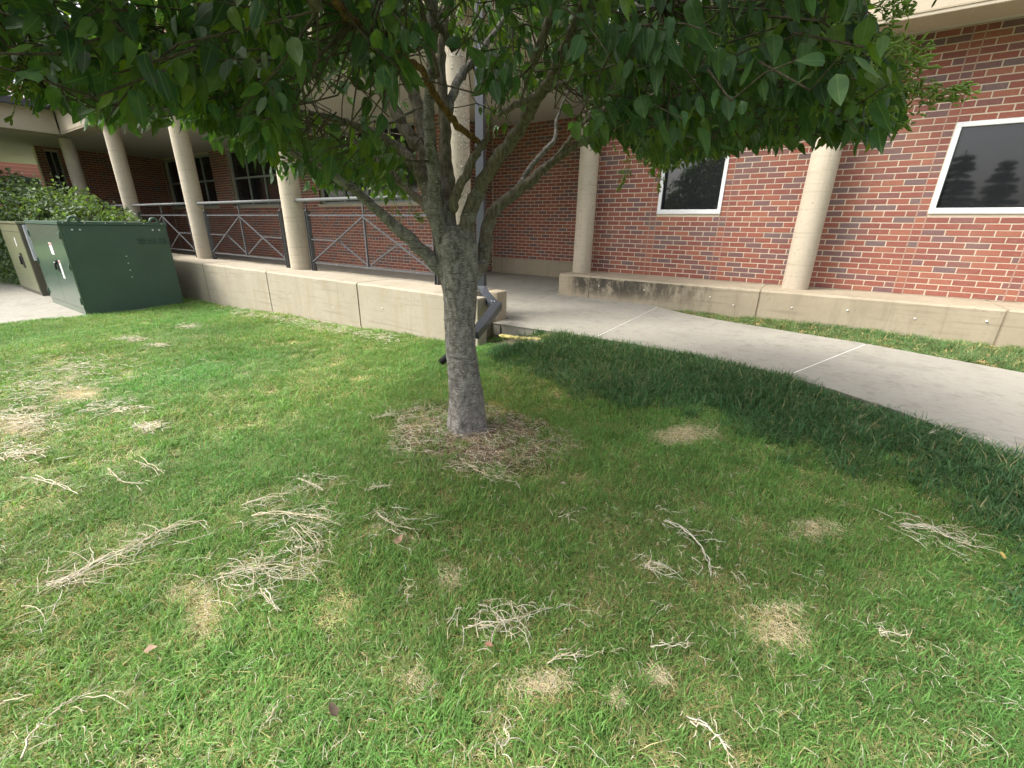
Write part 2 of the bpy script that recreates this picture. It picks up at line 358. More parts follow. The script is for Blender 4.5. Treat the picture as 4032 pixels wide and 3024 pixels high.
# ------------------------------------------------------------------ bricks
BL, BH, JT = .2032, .0677, .0115
TONES = [(.31, .112, .078), (.28, .10, .074), (.34, .135, .090), (.25, .092, .074), (.19, .108, .105), (.225, .106, .095), (.18, .122, .12)]
TW = [.23, .20, .12, .14, .13, .11, .07]
def wall_rows(x0, x1, z0, z1, holes=(), strips=(), recess_rows=(), header_rows=(), off=0, bl=BL):
    """returns bricks (xa, xb, za, zb, recess, headerflag)"""
    out_ = []; n = int(round((z1 - z0) / BH))
    cuts = sorted([x0, x1] + [c for s in strips for c in s if x0 < c < x1])
    for r in range(n):
        za = z0 + r * BH + JT / 2; zb = za + BH - JT
        for a, c in zip(cuts[:-1], cuts[1:]):
            strip = any(abs(a - s[0]) < .02 and abs(c - s[1]) < .02 for s in strips)
            L = bl / 2 if (r in header_rows) else bl
            x = a
            if not strip:
                if (r + off) % 2 and r not in header_rows: x = a - bl / 2
            first = True
            while x < c - 1e-6:
                xa, xb = max(x, a), min(x + L, c)
                if strip: xa, xb = a, c; x = c
                if xb - xa > .03:
                    segs = [(xa, xb)]
                    for h in holes:
                        if zb > h[2] + .01 and za < h[3] - .01:
                            ns = []
                            for u, v in segs:
                                if v <= h[0] or u >= h[1]: ns.append((u, v))
                                else:
                                    if h[0] - u > .03: ns.append((u, h[0] + JT / 2))
                                    if v - h[1] > .03: ns.append((h[1] - JT / 2, v))
                            segs = ns
                    for u, v in segs:
                        out_.append((u + JT / 2, v - JT / 2, za, zb, (r in recess_rows and not strip), r in header_rows))
                x += L
    return out_
brick_cache = {}
def brick_mesh(Lw, hh, tone, dp=.05):
    k = (round(Lw, 3), round(hh, 3), tone, dp)
    if k not in brick_cache:
        m = MB(); m.cc = TONES[tone]; e = .0022
        # front face slightly chamfered, looking to -Y
        L2, H2 = Lw / 2, hh / 2
        vs = [(-L2 + e, 0, -H2 + e), (L2 - e, 0, -H2 + e), (L2 - e, 0, H2 - e), (-L2 + e, 0, H2 - e),
              (-L2, e, -H2), (L2, e, -H2), (L2, e, H2), (-L2, e, H2), (-L2, dp, -H2), (L2, dp, -H2), (L2, dp, H2), (-L2, dp, H2)]
        fs = [(0, 1, 2, 3), (0, 4, 5, 1), (1, 5, 6, 2), (2, 6, 7, 3), (3, 7, 4, 0), (4, 8, 9, 5), (5, 9, 10, 6), (6, 10, 11, 7), (7, 11, 8, 4)]
        m.add(vs, fs); me = m.mesh('brick'); me.materials.append(M['brick']); brick_cache[k] = me
    return brick_cache[k]
def lay(parent, bricks, place, yaw, score, nparts=295):
    """place(u, y, z) -> world point of wall coords; nearest/largest bricks become single parts, the rest one mesh"""
    sc = []
    for q in bricks:
        P = place((q[0] + q[1]) / 2, 0, (q[2] + q[3]) / 2); u, v, d = prj(P)
        vis = d > 0 and -100 < u < 4132 and -100 < v < 3100
        sc.append(((q[1] - q[0]) * (q[3] - q[2]) / (d * d) if vis else 0) * score(u, v))
    order = np.argsort(sc)[::-1]; top = set(order[:nparts].tolist()); rest = MB(parent_world(parent))
    pw = parent_world(parent); cy, sy = math.cos(yaw), math.sin(yaw)
    for i, q in enumerate(bricks):
        tone = random.choices(range(7), TW)[0]
        if len(q) > 5 and q[5] and random.random() < .6: tone = random.choice([4, 6, 3, 1])
        jy = random.uniform(-.0012, .0016) + (.0018 if q[4] else 0)
        P = place((q[0] + q[1]) / 2, jy, (q[2] + q[3]) / 2)
        if i in top and sc[i] > 0:
            o = bpy.data.objects.new('brick', brick_mesh(q[1] - q[0], q[3] - q[2], tone)); col.objects.link(o); o.parent = parent
            o.location = tuple(np.array(P) - pw); o.rotation_euler = (random.uniform(-.004, .004), random.uniform(-.004, .004), yaw + random.uniform(-.003, .003))
        else:
            me = brick_mesh(q[1] - q[0], q[3] - q[2], tone); rest.cc = TONES[tone]
            vs = []
            for vv in me.vertices:
                x, y, z = vv.co; vs.append((P[0] + x * cy - y * sy, P[1] + x * sy + y * cy, P[2] + z))
            rest.add(vs, [tuple(f.vertices) for f in me.polygons])
    if rest.v: rest.build('brick_field', M['brick'], parent, kind='stuff')

CEIL = 3.05
def mortar_wall(parent, x0, x1, z0, z1, y0, y1, holes):
    """mortar backing with real openings, built from blocks round the holes"""
    m = MB(parent_world(parent)); xs = sorted(set([x0, x1] + [h[0] for h in holes] + [h[1] for h in holes]))
    for a, c in zip(xs[:-1], xs[1:]):
        zc = [(z0, z1)]
        for h in holes:
            if h[0] <= a + 1e-6 and h[1] >= c - 1e-6:
                nz = []
                for u, v in zc:
                    if h[2] > u: nz.append((u, min(v, h[2])))
                    if h[3] < v: nz.append((max(u, h[3]), v))
                zc = nz
        for u, v in zc:
            if v - u > .002: m.box(a, c, y0, y1, u, v)
    m.build('mortar', M['mortar'], parent)

# right wall -------------------------------------------------------
WT = .335
WINS = [(-2.125, -1.23, 1.25, 2.165), (.985, 1.86, 1.25, 2.165)]
strips = [(-2.222, -2.128), (-1.232, -1.14), (.888, .982), (1.853, 1.948)]
rw = empty('brick_wall', (-3.22, 7.1, WT), label='bright red brick wall with two white framed windows behind the right hand columns', cat='brick wall')
bricks = wall_rows(-3.22, 3.6, WT, CEIL + .2, WINS, strips, (0, 14, 28))
lay(rw, bricks, lambda u, y, z: (u, 7.1 + y, z), 0, lambda u, v: 1.0)
mortar_wall(rw, -3.22, 3.6, WT, CEIL + .3, 7.1045, 7.36, WINS)
for s_ in strips:
    for x in s_:
        m = MB((x, 7.1, 2)); hole = None
        segs = [(WT, CEIL + .2)]
        for h in WINS:
            if h[0] - .004 < x < h[1] + .004: segs = [(WT, h[2]), (h[3], CEIL + .2)]
        for u, v in segs: m.box(x - .0048, x + .0048, 7.1005, 7.12, u, v)
        m.build('control_joint', M['seal'], rw)
for (a, c, d, e) in WINS:
    f = MB(((a + c) / 2, 7.1, d)); tw = .048
    f.box(a, c, 7.085, 7.16, d, d + tw + .012); f.box(a, c, 7.085, 7.16, e - tw, e); f.box(a, a + tw, 7.087, 7.16, d + tw, e - tw); f.box(c - tw, c, 7.087, 7.16, d + tw, e - tw)
    fo = f.build('window', M['white'], rw, bevel=.003)
    g = MB(((a + c) / 2, 7.1, d)); g.box(a + tw, c - tw, 7.125, 7.135, d + tw, e - tw); go = g.build('pane', M['glass'], fo)
    g = MB(((a + c) / 2, 7.1, d)); g.box(a + tw, a + tw + .012, 7.10, 7.124, d + tw, e - tw); g.box(a + tw + .012, c - tw, 7.10, 7.124, d + tw, d + tw + .01); g.build('gasket', M['black'], fo)

# recess walls -------------------------------------------------------
rc = empty('recess_wall', (-6.38, 8.66, 0), label='shaded brick wall at the back of the entrance recess above a concrete base', cat='brick wall')
bricks = wall_rows(-6.38, -3.2, .345, CEIL + .02)
lay(rc, bricks, lambda u, y, z: (u, 8.66 + y, z), 0, lambda u, v: 1.0)
mortar_wall(rc, -6.40, -3.0, .345, CEIL + .05, 8.6645, 8.9, ())
m = MB((-6.38, 8.66, 0)); m.box(-6.375, -3.0, 8.645, 8.9, -.1, .342); m.build('concrete_base', M['lowwall'], rc, bevel=.006)
rt = empty('return_wall', (-6.38, 7.1, 0), label='narrow brick side wall turning the corner into the entrance recess', cat='brick wall')
bricks = wall_rows(7.1, 8.65, 0.0, CEIL + .02, header_rows=(4, 10, 16, 22), off=1)
lay(rt, bricks, lambda u, y, z: (-6.38 - y, u, z), PI / 2, lambda u, v: 1.0 if u > 1890 else .02, 140)
m = MB((-6.38, 7.1, 0)); m.box(-6.6, -6.3845, 7.109, 8.66, 0, CEIL + .05); m.build('mortar', M['mortar'], rt)

# left wall -------------------------------------------------------
LW = [(-19.58, -16.1, 1.49, 3.0), (-15.05, -11.57, 1.49, 3.0), (-10.67, -7.2, 1.49, 3.0)]
lw = empty('brick_wall', (-19.65, 7.1, 0), label='red brick wall with header bands and three wide gridded windows behind the railing', cat='brick wall')
bricks = wall_rows(-19.65, -6.38, 0.0, CEIL + .02, [(a, c, d - .06, e) for a, c, d, e in LW], header_rows=(4, 10, 16))
lay(lw, bricks, lambda u, y, z: (u, 7.1 + y, z), 0, lambda u, v: 1.0 if u < 1750 else .01)
mortar_wall(lw, -19.65, -6.39, 0, CEIL + .05, 7.1045, 7.4, LW)
for (a, c, d, e) in LW:
    s_ = MB(((a + c) / 2, 7.1, d)); n = 8
    for k in range(n):
        xa = a - .05 + (c - a + .1) * k / n; xb = a - .05 + (c - a + .1) * (k + 1) / n; s_.box(xa + .002, xb - .002, 7.07, 7.26, d - .068, d - .002)
    so = s_.build('window_sill', M['sill'], lw, bevel=.003)
    f = MB(((a + c) / 2, 7.1, d)); y0, y1 = 7.20, 7.27; tw = .05
    f.box(a, c, y0, y1, d, d + tw); f.box(a, c, y0, y1, e - tw, e); f.box(a, a + tw, y0, y1, d + tw, e - tw); f.box(c - tw, c, y0, y1, d + tw, e - tw)
    f.box(a + tw, c - tw, y0 + .004, y1, 2.235, 2.285)
    for k in (1, 2, 3):
        x = a + (c - a) * k / 4; f.box(x - .025, x + .025, y0 + .002, y1, d + tw, 2.235); f.box(x - .025, x + .025, y0 + .002, y1, 2.285, e - tw)
    fo = f.build('window', M['steelframe'], lw)
    for k in range(4):
        xa = a + (c - a) * k / 4; xb = a + (c - a) * (k + 1) / 4
        for z0, z1 in ((d + tw, 2.235), (2.285, e - tw)):
            g = MB(((a + c) / 2, 7.1, d)); g.box(xa + .02, xb - .02, 7.235 + random.uniform(-.002, .002), 7.245, z0, z1); g.build('pane', M['glassdark'], fo)

# side wall at the far left end of the walkway ---------------------------
SX = -19.65
sw = empty('side_wall', (SX, 4.0, 0), label='shaded brick side wall with a tall narrow window at the far end of the walkway', cat='brick wall')
hole = [(4.16, 4.47, 1.0, 2.93)]
bricks = wall_rows(3.96, 7.09, 0.0, CEIL + .02, hole, header_rows=(4, 10, 16))
lay(sw, bricks, lambda u, y, z: (SX - y, u, z), PI / 2, lambda u, v: 1.0)
m = MB((SX, 4, 0)); m.box(SX - .25, SX - .008, 3.965, 4.16, 0, CEIL + .05); m.box(SX - .25, SX - .008, 4.47, 7.35, 0, CEIL + .05); m.box(SX - .25, SX - .008, 4.16, 4.47, 0, 1.0); m.box(SX - .25, SX - .008, 4.16, 4.47, 2.93, CEIL + .05)
m.build('mortar', M['mortar'], sw)
f = MB((SX, 4.3, 1)); f.box(SX - .12, SX - .07, 4.16, 4.19, 1, 2.93); f.box(SX - .12, SX - .07, 4.30, 4.33, 1, 2.93); f.box(SX - .12, SX - .07, 4.44, 4.47, 1, 2.93); f.box(SX - .12, SX - .068, 4.19, 4.44, 2.08, 2.12)
fo = f.build('window', M['steelframe'], sw); g = MB((SX, 4.3, 1)); g.box(SX - .11, SX - .10, 4.17, 4.46, 1, 2.93); g.build('pane', M['glassdark'], fo)

# ------------------------------------------------------------------ low concrete walls made of panels
def panel_wall(name, xs, y0, y1, z0, z1, material, label, groove=.012, ends=None, wl=None):
    r = empty(name, (xs[0], y0, z0), label=label, cat='concrete wall')
    c = MB((xs[0], y0, z0)); c.box(xs[0] + .02, xs[-1] - .02, y0 + .016, y1 - .004, z0 - .1, z1 - .006); c.build('core', material, r)
    for a, d in zip(xs[:-1], xs[1:]):
        p = MB((a, y0, z0)); nx = max(2, int((d - a) / .12)); g = groove
        # a slightly uneven top edge so that the arris is not ruler-straight
        X = np.linspace(a + g, d - g, nx + 1); J = [random.uniform(-.004, .004) for _ in X]; K = [random.uniform(-.0035, .0035) for _ in X]
        vs = []; fs = []
        for i, x in enumerate(X):
            vs += [(x, y0, z0 - .1), (x, y0 + K[i] * .4, z1 - .022 + J[i] * .5), (x, y0 + .018 + K[i], z1 + J[i] * .3), (x, y1 - .012, z1), (x, y1, z1 - .012), (x, y1, z0 - .1)]
        for i in range(nx):
            for k in range(5):
                q = i * 6 + k; fs.append((q, q + 6, q + 7, q + 1))
        fs.append(tuple(range(6))); fs.append(tuple(range(nx * 6, nx * 6 + 6))[::-1])
        p.add(vs, fs); p.build('panel', material, r)
    return r
par = panel_wall('parapet', [-18.6, -15.9, -13.5, -11.3, -9.07, -6.92, -4.75, -3.10], 3.53, 4.23, -.5, .334, M['parapet'], 'long low cream concrete parapet under the left columns and railing')
# end of the parapet: thin front upstand, a notch for the downspout and a rear block
m = MB((-3.1, 3.53, -.5)); m.box(-3.09, -2.80, 3.532, 3.69, -.5, .328); m.build('end_upstand', M['parapet'], par, bevel=.012)
m = MB((-3.1, 3.53, -.5)); m.box(-3.09, -2.905, 4.04, 4.225, -.5, .330); m.box(-3.09, -2.99, 3.69, 4.04, -.5, .02); m.build('end_block', M['lowwall'], par, bevel=.014)
panel_wall('low_wall', [-3.36, -2.81, -.47, 1.72, 3.8], 6.35, 7.098, -.1, .334, M['lowwall'], 'low weathered concrete wall under the right hand brick wall, stained dark at its left end')
lowroot = [o for o in bpy.data.objects if o.name == 'low_wall'][0]
# dark runoff stain: algae film with its own ragged shape lying on the first two panels
m, t, bb = mat('algae_stain', rough=.95, spec=.1)
p = worldpos(t); st = ramp(t, noise(t, worldpos(t, (7, 7, 3.2)), 1.3, 7, .75), [(.40, 0), (.56, 1)])
bb.inputs['Base Color'].default_value = (.115, .105, .085, 1)
gg = N(t, 'ShaderNodeNewGeometry'); sp = N(t, 'ShaderNodeSeparateXYZ'); t.links.new(gg.outputs['Position'], sp.inputs[0])
def mr(v, a, c, lo=0, hi=1):
    n_ = N(t, 'ShaderNodeMapRange'); n_.inputs[1].default_value = a; n_.inputs[2].default_value = c; n_.inputs[3].default_value = lo; n_.inputs[4].default_value = hi
    t.links.new(v, n_.inputs[0]); return n_.outputs[0]
def mul(a, c):
    n_ = N(t, 'ShaderNodeMath', operation='MULTIPLY'); t.links.new(a, n_.inputs[0]); t.links.new(c, n_.inputs[1]); return n_.outputs[0]
al = mul(mul(mul(st, mr(sp.outputs[0], -3.2, -2.95)), mr(sp.outputs[0], -.9, -2.2)), mr(sp.outputs[2], 0.02, .2))
sc_ = N(t, 'ShaderNodeMath', operation='MULTIPLY'); sc_.inputs[1].default_value = .62; t.links.new(al, sc_.inputs[0]); t.links.new(sc_.outputs[0], bb.inputs['Alpha'])
s_ = MB((-3.3, 6.345, 0)); s_.box(-3.34, -.6, 6.3445, 6.3455, 0.0, .312); s_.build('runoff_stain', m, lowroot)
# tie plugs on both walls
for x, z in ((-2.65, .20), (-1.95, .20), (-1.05, .19), (-.75, .11), (-.1, .15), (.45, .18), (1.05, .16), (1.6, .20)):
    k = MB((x, 6.35, z)); k.tube([(x, 6.338, z), (x, 6.352, z)], .009, 8); k.build('tie_plug', M['sticker'], lowroot)
for x, z in ((-3.25, -.02), (-4.3, .06), (-5.3, -.05), (-6.4, .05)):
    k = MB((x, 3.53, z)); k.tube([(x, 3.522, z), (x, 3.535, z)], .008, 8); k.build('tie_plug', M['sticker'], par)

# ------------------------------------------------------------------ columns
def column(x, y, label, extra=None, ztop=3.0):
    r = .15; n = 40; m = MB((x, y, .334)); rows = 24
    vs = []; fs = []
    for j in range(rows + 1):
        z = .334 + (ztop - .334) * j / rows
        for i in range(n):
            a = 2 * PI * i / n; rr = r * (1 + .004 * math.sin(3 * a + j * .7) + random.uniform(-.0015, .0015))
            if j == 0: rr += .002
            vs.append((x + rr * math.cos(a), y + rr * math.sin(a), z))
    for j in range(rows):
        for i in range(n): q = j * n + i; k = j * n + (i + 1) % n; fs.append((q, k, k + n, q + n))
    m.add(vs, fs, True)
    root = empty('column', (x, y, .334), label=label, cat='column', group='round concrete columns along the walkway')
    m.build('shaft', M['column'], root)
    k = MB((x, y, .334)); k.tube([(x, y, .331), (x, y, .337)], .158, 32); k.build('grout_ring', M['lowwall'], root)
    if extra: extra(root, x, y)
    return root
CX = [-16.85, -13.5, -10.17, -6.83, -3.49]
column(CX[0], 4.06, 'round concrete column furthest left, rising behind the green bush')
column(CX[1], 4.06, 'round concrete column directly behind the big dark green cabinet')
column(CX[2], 4.06, 'round concrete column standing on the parapet just right of the green cabinet')
column(CX[3], 4.06, 'round concrete column on the parapet, partly covered by the low left branches')
# the fifth column has lost its skin on one side: exposed pebbles
def pebbles(root, x, y):
    m = MB((x, y, 1))
    for k in range(900):
        a = random.gauss(-.15, .42); z = random.uniform(.36, 2.9)
        if random.random() > .35 + .65 * (math.sin(z * 5) > -.3): continue
        c = np.array((x + .149 * math.cos(a), y + .149 * math.sin(a), z)); r = random.uniform(.005, .011); g = random.choice([(.35, .3, .24), (.6, .57, .5), (.22, .19, .16), (.75, .73, .68)])
        m.cc = g; vs = [c + r * np.array(v) * (random.uniform(.7, 1.2)) for v in ((1, 0, 0), (-1, 0, 0), (0, 1, 0), (0, -1, 0), (0, 0, 1), (0, 0, -1))]
        m.add(vs, [(0, 2, 4), (2, 1, 4), (1, 3, 4), (3, 0, 4), (2, 0, 5), (1, 2, 5), (3, 1, 5), (0, 3, 5)])
    m.build('exposed_pebbles', M['straw'], root, kind='stuff')
column(CX[4], 4.06, 'round concrete column with exposed pebbles, right behind the tree trunk', pebbles)
column(-3.18, 6.82, 'round concrete column at the left end of the low stained wall')
column(-.13, 6.82, 'round concrete column between the two white framed windows')

# ------------------------------------------------------------------ canopy: beams, ceiling, roof
can = empty('canopy', (-3.3, 3.82, 3.0), label='cream concrete canopy with plaster ceiling running above all the columns', cat='canopy')
ZB, ZT = 3.0, 3.52
def beam(x0, x1, y0, y1, name='beam'):
    m = MB((x0, y0, ZB)); m.box(x0, x1, y0, y1, ZB, ZT); return m.build(name, M['beam'], can, bevel=.008)
for a, c in ((-16.11, -13.28), (-13.268, -9.9), (-9.888, -6.5), (-6.488, -3.168)): beam(a, c, 3.82, 4.21)
beam(-3.56, -3.17, 4.222, 6.62)
for a, c in ((-3.16, -.1), (-.088, 3.9)): beam(a, c, 6.45, 6.85)
for a, c in ((3.80, .8), (.788, -2.3), (-2.312, -5.5)):
    m = MB((-16.3, c, ZB)); m.box(-16.5, -16.125, c, a, ZB, ZT); m.build('beam', M['beam'], can, bevel=.008)
# drip reveal along the lower front edges
m = MB((-10, 3.8, 3.03)); m.box(-16.12, -3.16, 3.812, 3.819, 3.035, 3.05); m.box(-3.1, 3.9, 6.442, 6.449, 3.035, 3.05); m.build('drip_edge', M['lowwall'], can)
m = MB((-8, 6, CEIL)); m.box(-26.5, -3.57, 4.222, 9.0, CEIL, CEIL + .12); m.box(-26.5, -16.51, -5.5, 4.218, CEIL, CEIL + .12); m.box(-3.165, 3.9, 6.86, 7.099, CEIL, CEIL + .12)
m.box(-3.555, -3.0, 6.63, 9.0, CEIL + .002, CEIL + .12)
m.build('ceiling', M['ceiling'], can)
for x in (-22, -13.1, -9.8, -6.5):
    m = MB((x, 6, CEIL)); m.box(x - .006, x + .006, 4.25, 7.09, CEIL - .003, CEIL - .0005); m.build('ceiling_joint', M['lowwall'], can)
m = MB((-8, 6, ZT)); m.box(-16.0, -3.05, 3.70, 9.3, ZT + .004, ZT + .12); m.box(-3.04, 3.95, 6.33, 9.3, ZT + .004, ZT + .12); m.box(-26.6, -16.01, -5.6, 9.3, ZT + .004, ZT + .12)
m.build('roof_slab', M['roof'], can)
m = MB((-16, 0, ZT)); m.box(-15.995, -15.87, -5.6, 3.58, ZT - .03, ZT + .11); m.box(-15.995, -3.0, 3.57, 3.695, ZT - .03, ZT + .11)
m.build('gutter', M['gutter'], can, bevel=.01)
m = MB((-16, 0, 3.7))
for k in range(18):
    y = -5.4 + k * .5
    m.add([(-15.9, y + .01, 3.66), (-15.9, y + .49, 3.66), (-21, y + .49, 4.7), (-21, y + .01, 4.7)], [(0, 1, 2, 3)]); m.box(-15.95, -15.9, y + .47, y + .5, 3.64, 3.69)
m.build('roof_panel', M['roof'], can)
# upper storey set back above the canopy
b_, t_, p_ = mat('upper_brickwork', (.3, .12, .09), .85)
br = N(t_, 'ShaderNodeTexBrick'); br.inputs['Color1'].default_value = (.29, .08, .055, 1); br.inputs['Color2'].default_value = (.2, .08, .075, 1); br.inputs['Mortar'].default_value = (.55, .47, .38, 1)
br.inputs['Scale'].default_value = 1.0; br.inputs['Brick Width'].default_value = BL; br.inputs['Row Height'].default_value = BH; br.inputs['Mortar Size'].default_value = .005
t_.links.new(worldpos(t_), br.inputs['Vector'])
mpx = [n for n in t_.nodes if n.type == 'MAPPING'][0]; mpx.inputs['Rotation'].default_value = (PI / 2, 0, 0)
t_.links.new(br.outputs[0], p_.inputs['Base Color'])
up = empty('upper_storey', (-6, 7.6, ZT + .12), label='upper storey of red brick set back above the canopy roof', cat='building')
m = MB((-6, 7.6, ZT + .13)); m.box(-28, 6, 7.6, 7.9, ZT + .125, 7.2); m.build('wall', b_, up)
m = MB((-6, 7.6, 7.2)); m.box(-28.3, 6.3, 7.35, 8.2, 7.205, 7.5); m.build('cornice', M['beam'], up)

# far building beyond the walkway, in open light
fb = empty('far_building', (-44, 10, -.4), label='far red brick building with rows of small windows beyond the walkway', cat='building')
m2, t2, p2 = mat('far_brickwork', (.34, .13, .09), .85)
br2 = N(t2, 'ShaderNodeTexBrick'); br2.inputs['Color1'].default_value = (.42, .16, .11, 1); br2.inputs['Color2'].default_value = (.34, .13, .10, 1); br2.inputs['Mortar'].default_value = (.6, .48, .38, 1)
br2.inputs['Scale'].default_value = 1.0; br2.inputs['Brick Width'].default_value = .2; br2.inputs['Row Height'].default_value = .07; br2.inputs['Mortar Size'].default_value = .006
mp2 = worldpos(t2); t2.links.new(mp2, br2.inputs['Vector']); [n for n in t2.nodes if n.type == 'MAPPING'][0].inputs['Rotation'].default_value = (PI / 2, 0, PI / 2)
t2.links.new(br2.outputs[0], p2.inputs['Base Color'])
FX = -44.0; fw = []
for zz in (2.0, 5.6):
    for k in range(14):
        y = -2 + k * 2.3; fw.append((y, y + 1.5, zz, zz + 1.6))
m = MB((FX, 10, -.4)); ys = sorted(set([-12, 34] + [v for h in fw for v in h[:2]]))
for a, c in zip(ys[:-1], ys[1:]):
    zc = [(-.5, 9.)]
    for h in fw:
        if h[0] <= a + 1e-6 and h[1] >= c - 1e-6:
            zc = [s for u, v in zc for s in ((u, min(v, h[2])), (max(u, h[3]), v)) if s[1] - s[0] > .01]
    for u, v in zc: m.box(FX - .4, FX, a, c, u, v)
m.build('wall', m2, fb)
for h in fw:
    f = MB((FX, h[0], h[2])); a, c, d, e = h
    f.box(FX - .2, FX - .12, a, a + .07, d, e); f.box(FX - .2, FX - .12, c - .07, c, d, e); f.box(FX - .2, FX - .12, a + .07, c - .07, e - .07, e); f.box(FX - .2, FX - .12, a + .07, c - .07, d, d + .07); f.box(FX - .2, FX - .12, (a + c) / 2 - .03, (a + c) / 2 + .03, d + .07, e - .07)
    fo = f.build('window', M['steelframe'], fb); g = MB((FX, h[0], h[2])); g.box(FX - .17, FX - .16, a + .02, c - .02, d + .02, e - .02); g.build('pane', M['glassdark'], fo)

# ------------------------------------------------------------------ railings
def railing(xl, xr, label):
    y = 4.06; cx = (xl + xr) / 2; r = empty('railing', (cx, y, .334), label=label, cat='railing', group='grey steel railings between the columns')
    zt, zu, zm, zb = 1.357, 1.145, .80, .46
    a, c = xl + .36, xr - .36
    m = MB((cx, y, zt)); m.tube([(xl + .13, y - .02, zt), (xr - .13, y - .02, zt)], .024, 14); m.build('handrail', M['railgal'], r)
    for x in (a, c):
        s = 1 if x == a else -1
        m = MB((x, y, .334)); m.box(x - .027, x - .019, y - .03, y + .03, .334, 1.20); m.box(x + .019, x + .027, y - .03, y + .03, .334, 1.20); m.box(x - .019, x + .019, y - .004, y + .004, .334, 1.20)
        m.box(x - .036, x + .036, y - .036, y + .036, 1.203, 1.211); m.tube([(x, y, 1.211), (x, y, 1.340)], .009, 8); po = m.build('post', M['rail'], r, bevel=.0)
        m = MB((x, y, 1.22)); m.tube([(x, y, 1.212), (x, y, 1.222), (x, y, 1.236)], [.013, .022, .011], 10); m.build('finial', M['rail'], po)
    def bar_(p, q, wd=.019): mm = MB((cx, y, zu)); mm.bar(p, q, wd, .018); mm.build('bar', M['rail'], r)
    L, R_ = a + .028, c - .028
    bar_((L, y, zu), (R_, y, zu), .024); bar_((L, y, zb), (R_, y, zb), .024)
    m = MB((cx, y, zb)); m.box(cx - .012, cx + .012, y - .013, y + .013, zb + .013, zu - .013); m.box(cx - .010, cx + .010, y - .010, y + .010, zu + .013, zt - .022); m.build('baluster', M['rail'], r)
    e = .016; topc = (cx, y - e, zu - .02); ml = ((L + cx) / 2, y - e, (zu + zb) / 2); mrr = ((R_ + cx) / 2, y - e, (zu + zb) / 2)
    for q in ((L, y - e, zb + .02), (R_, y - e, zb + .02)): bar_(topc, q)
    for q in (ml, mrr): bar_((q[0], y + e, q[2]), (cx, y + e, zb + .02))
    bar_((L, y, ml[2]), (ml[0], y, ml[2]), .018); bar_((mrr[0], y, mrr[2]), (R_, y, mrr[2]), .018)
railing(CX[0], CX[1], 'grey railing section seen above the bush and left of the cabinet column')
railing(CX[1], CX[2], 'grey railing section rising behind the right end of the green cabinet')
railing(CX[2], CX[3], 'grey railing section in full view between two columns, left of the tree')
railing(CX[3], CX[4], 'grey railing section crossed by the lowest branch of the tree')

# ------------------------------------------------------------------ downspout beside the tree
ds = empty('downspout', (-3.2, 3.87, .2), label='slate grey downspout at the end of the parapet, bent towards the lawn', cat='downspout')
def rect_tube(path, wx, wy, name, parent, material, ridge=True):
    m = MB(path[0]); vs = []; fs = []
    pts = [np.array(p, float) for p in path]
    for i, p in enumerate(pts):
        t = pts[min(i + 1, len(pts) - 1)] - pts[max(i - 1, 0)]; t /= np.linalg.norm(t)
        u = np.array((1.0, .25, 0)); u -= t * (u @ t); u /= np.linalg.norm(u); v = np.cross(t, u)
        for a, c in ((-1, -1), (-.35, -1), (-.28, -.88), (.28, -.88), (.35, -1), (1, -1), (1, 1), (-1, 1)): vs.append(p + u * wx / 2 * a + v * wy / 2 * c)
    k = 8
    for i in range(len(pts) - 1):
        for j in range(k): a = i * k + j; c = i * k + (j + 1) % k; fs.append((a, a + k, c + k, c))
    fs.append(tuple(range(k))); fs.append(tuple(range((len(pts) - 1) * k, len(pts) * k))[::-1]); m.add(vs, fs)
    return m.build(name, material, parent)
dx = at_y(1896, 1000, 3.88)[0]
rect_tube([(dx, 3.88, 3.0), (dx, 3.88, .36)], .085, .07, 'pipe', ds, M['spout'])
q0 = np.array((dx, 3.88, .36)); q1 = at_y(1956, 1213, 3.60); q2 = at_z(1868, 1330, 0.0); q2 = at_y(1866, 1320, 3.0)
rect_tube([q0 + (0, 0, .03), q0 * .7 + q1 * .3 + (0, 0, -.01), q1], .09, .075, 'elbow', ds, M['spout'])
rect_tube([q1 + np.array((0.0, .02, .03)), q1 * .5 + q2 * .5, q2], .088, .07, 'lower_pipe', ds, M['spout'])
q3 = at_z(1735, 1428, gz1(-2.4, 2.5) + .03)
m = MB(q2); m.tube([q2, q2 * .5 + q3 * .5 + (0, 0, .01), q3], .032, 12)
m.build('black_outlet_hose', M['black'], ds)
for a_, b__ in ((0, 0),):
    for d_ in (.02, .055):
        c = q1 + np.array((-.03 - d_, .03, .06)); k = MB(c); k.tube([c, c + (0, -.008, .002)], .006, 6); k.build('rivet', M['bolt'], ds)

# yellow foam and rubble at the slab edge
m = MB((-2.5, 3.78, -.09))
for k in range(26):
    t__ = k / 25; c = at_z(1975 + 150 * t__, 1322 + 16 * t__, -.06); r = random.uniform(.014, .026)
    vs = []
    for i in range(5):
        for j in range(6):
            th = PI * (i + .5) / 5; ph = 2 * PI * j / 6; rr = r * random.uniform(.7, 1.3); vs.append((c[0] + 1.5 * rr * math.sin(th) * math.cos(ph), c[1] + rr * math.sin(th) * math.sin(ph), c[2] + .8 * rr * math.cos(th)))
    fs = [(i * 6 + j, (i + 1) * 6 + j, (i + 1) * 6 + (j + 1) % 6, i * 6 + (j + 1) % 6) for i in range(4) for j in range(6)]
    m.add(vs, fs)
m.build('foam_strip', M['foam'], label='crumbling strip of yellow foam under the edge of the walkway slab', cat='foam')

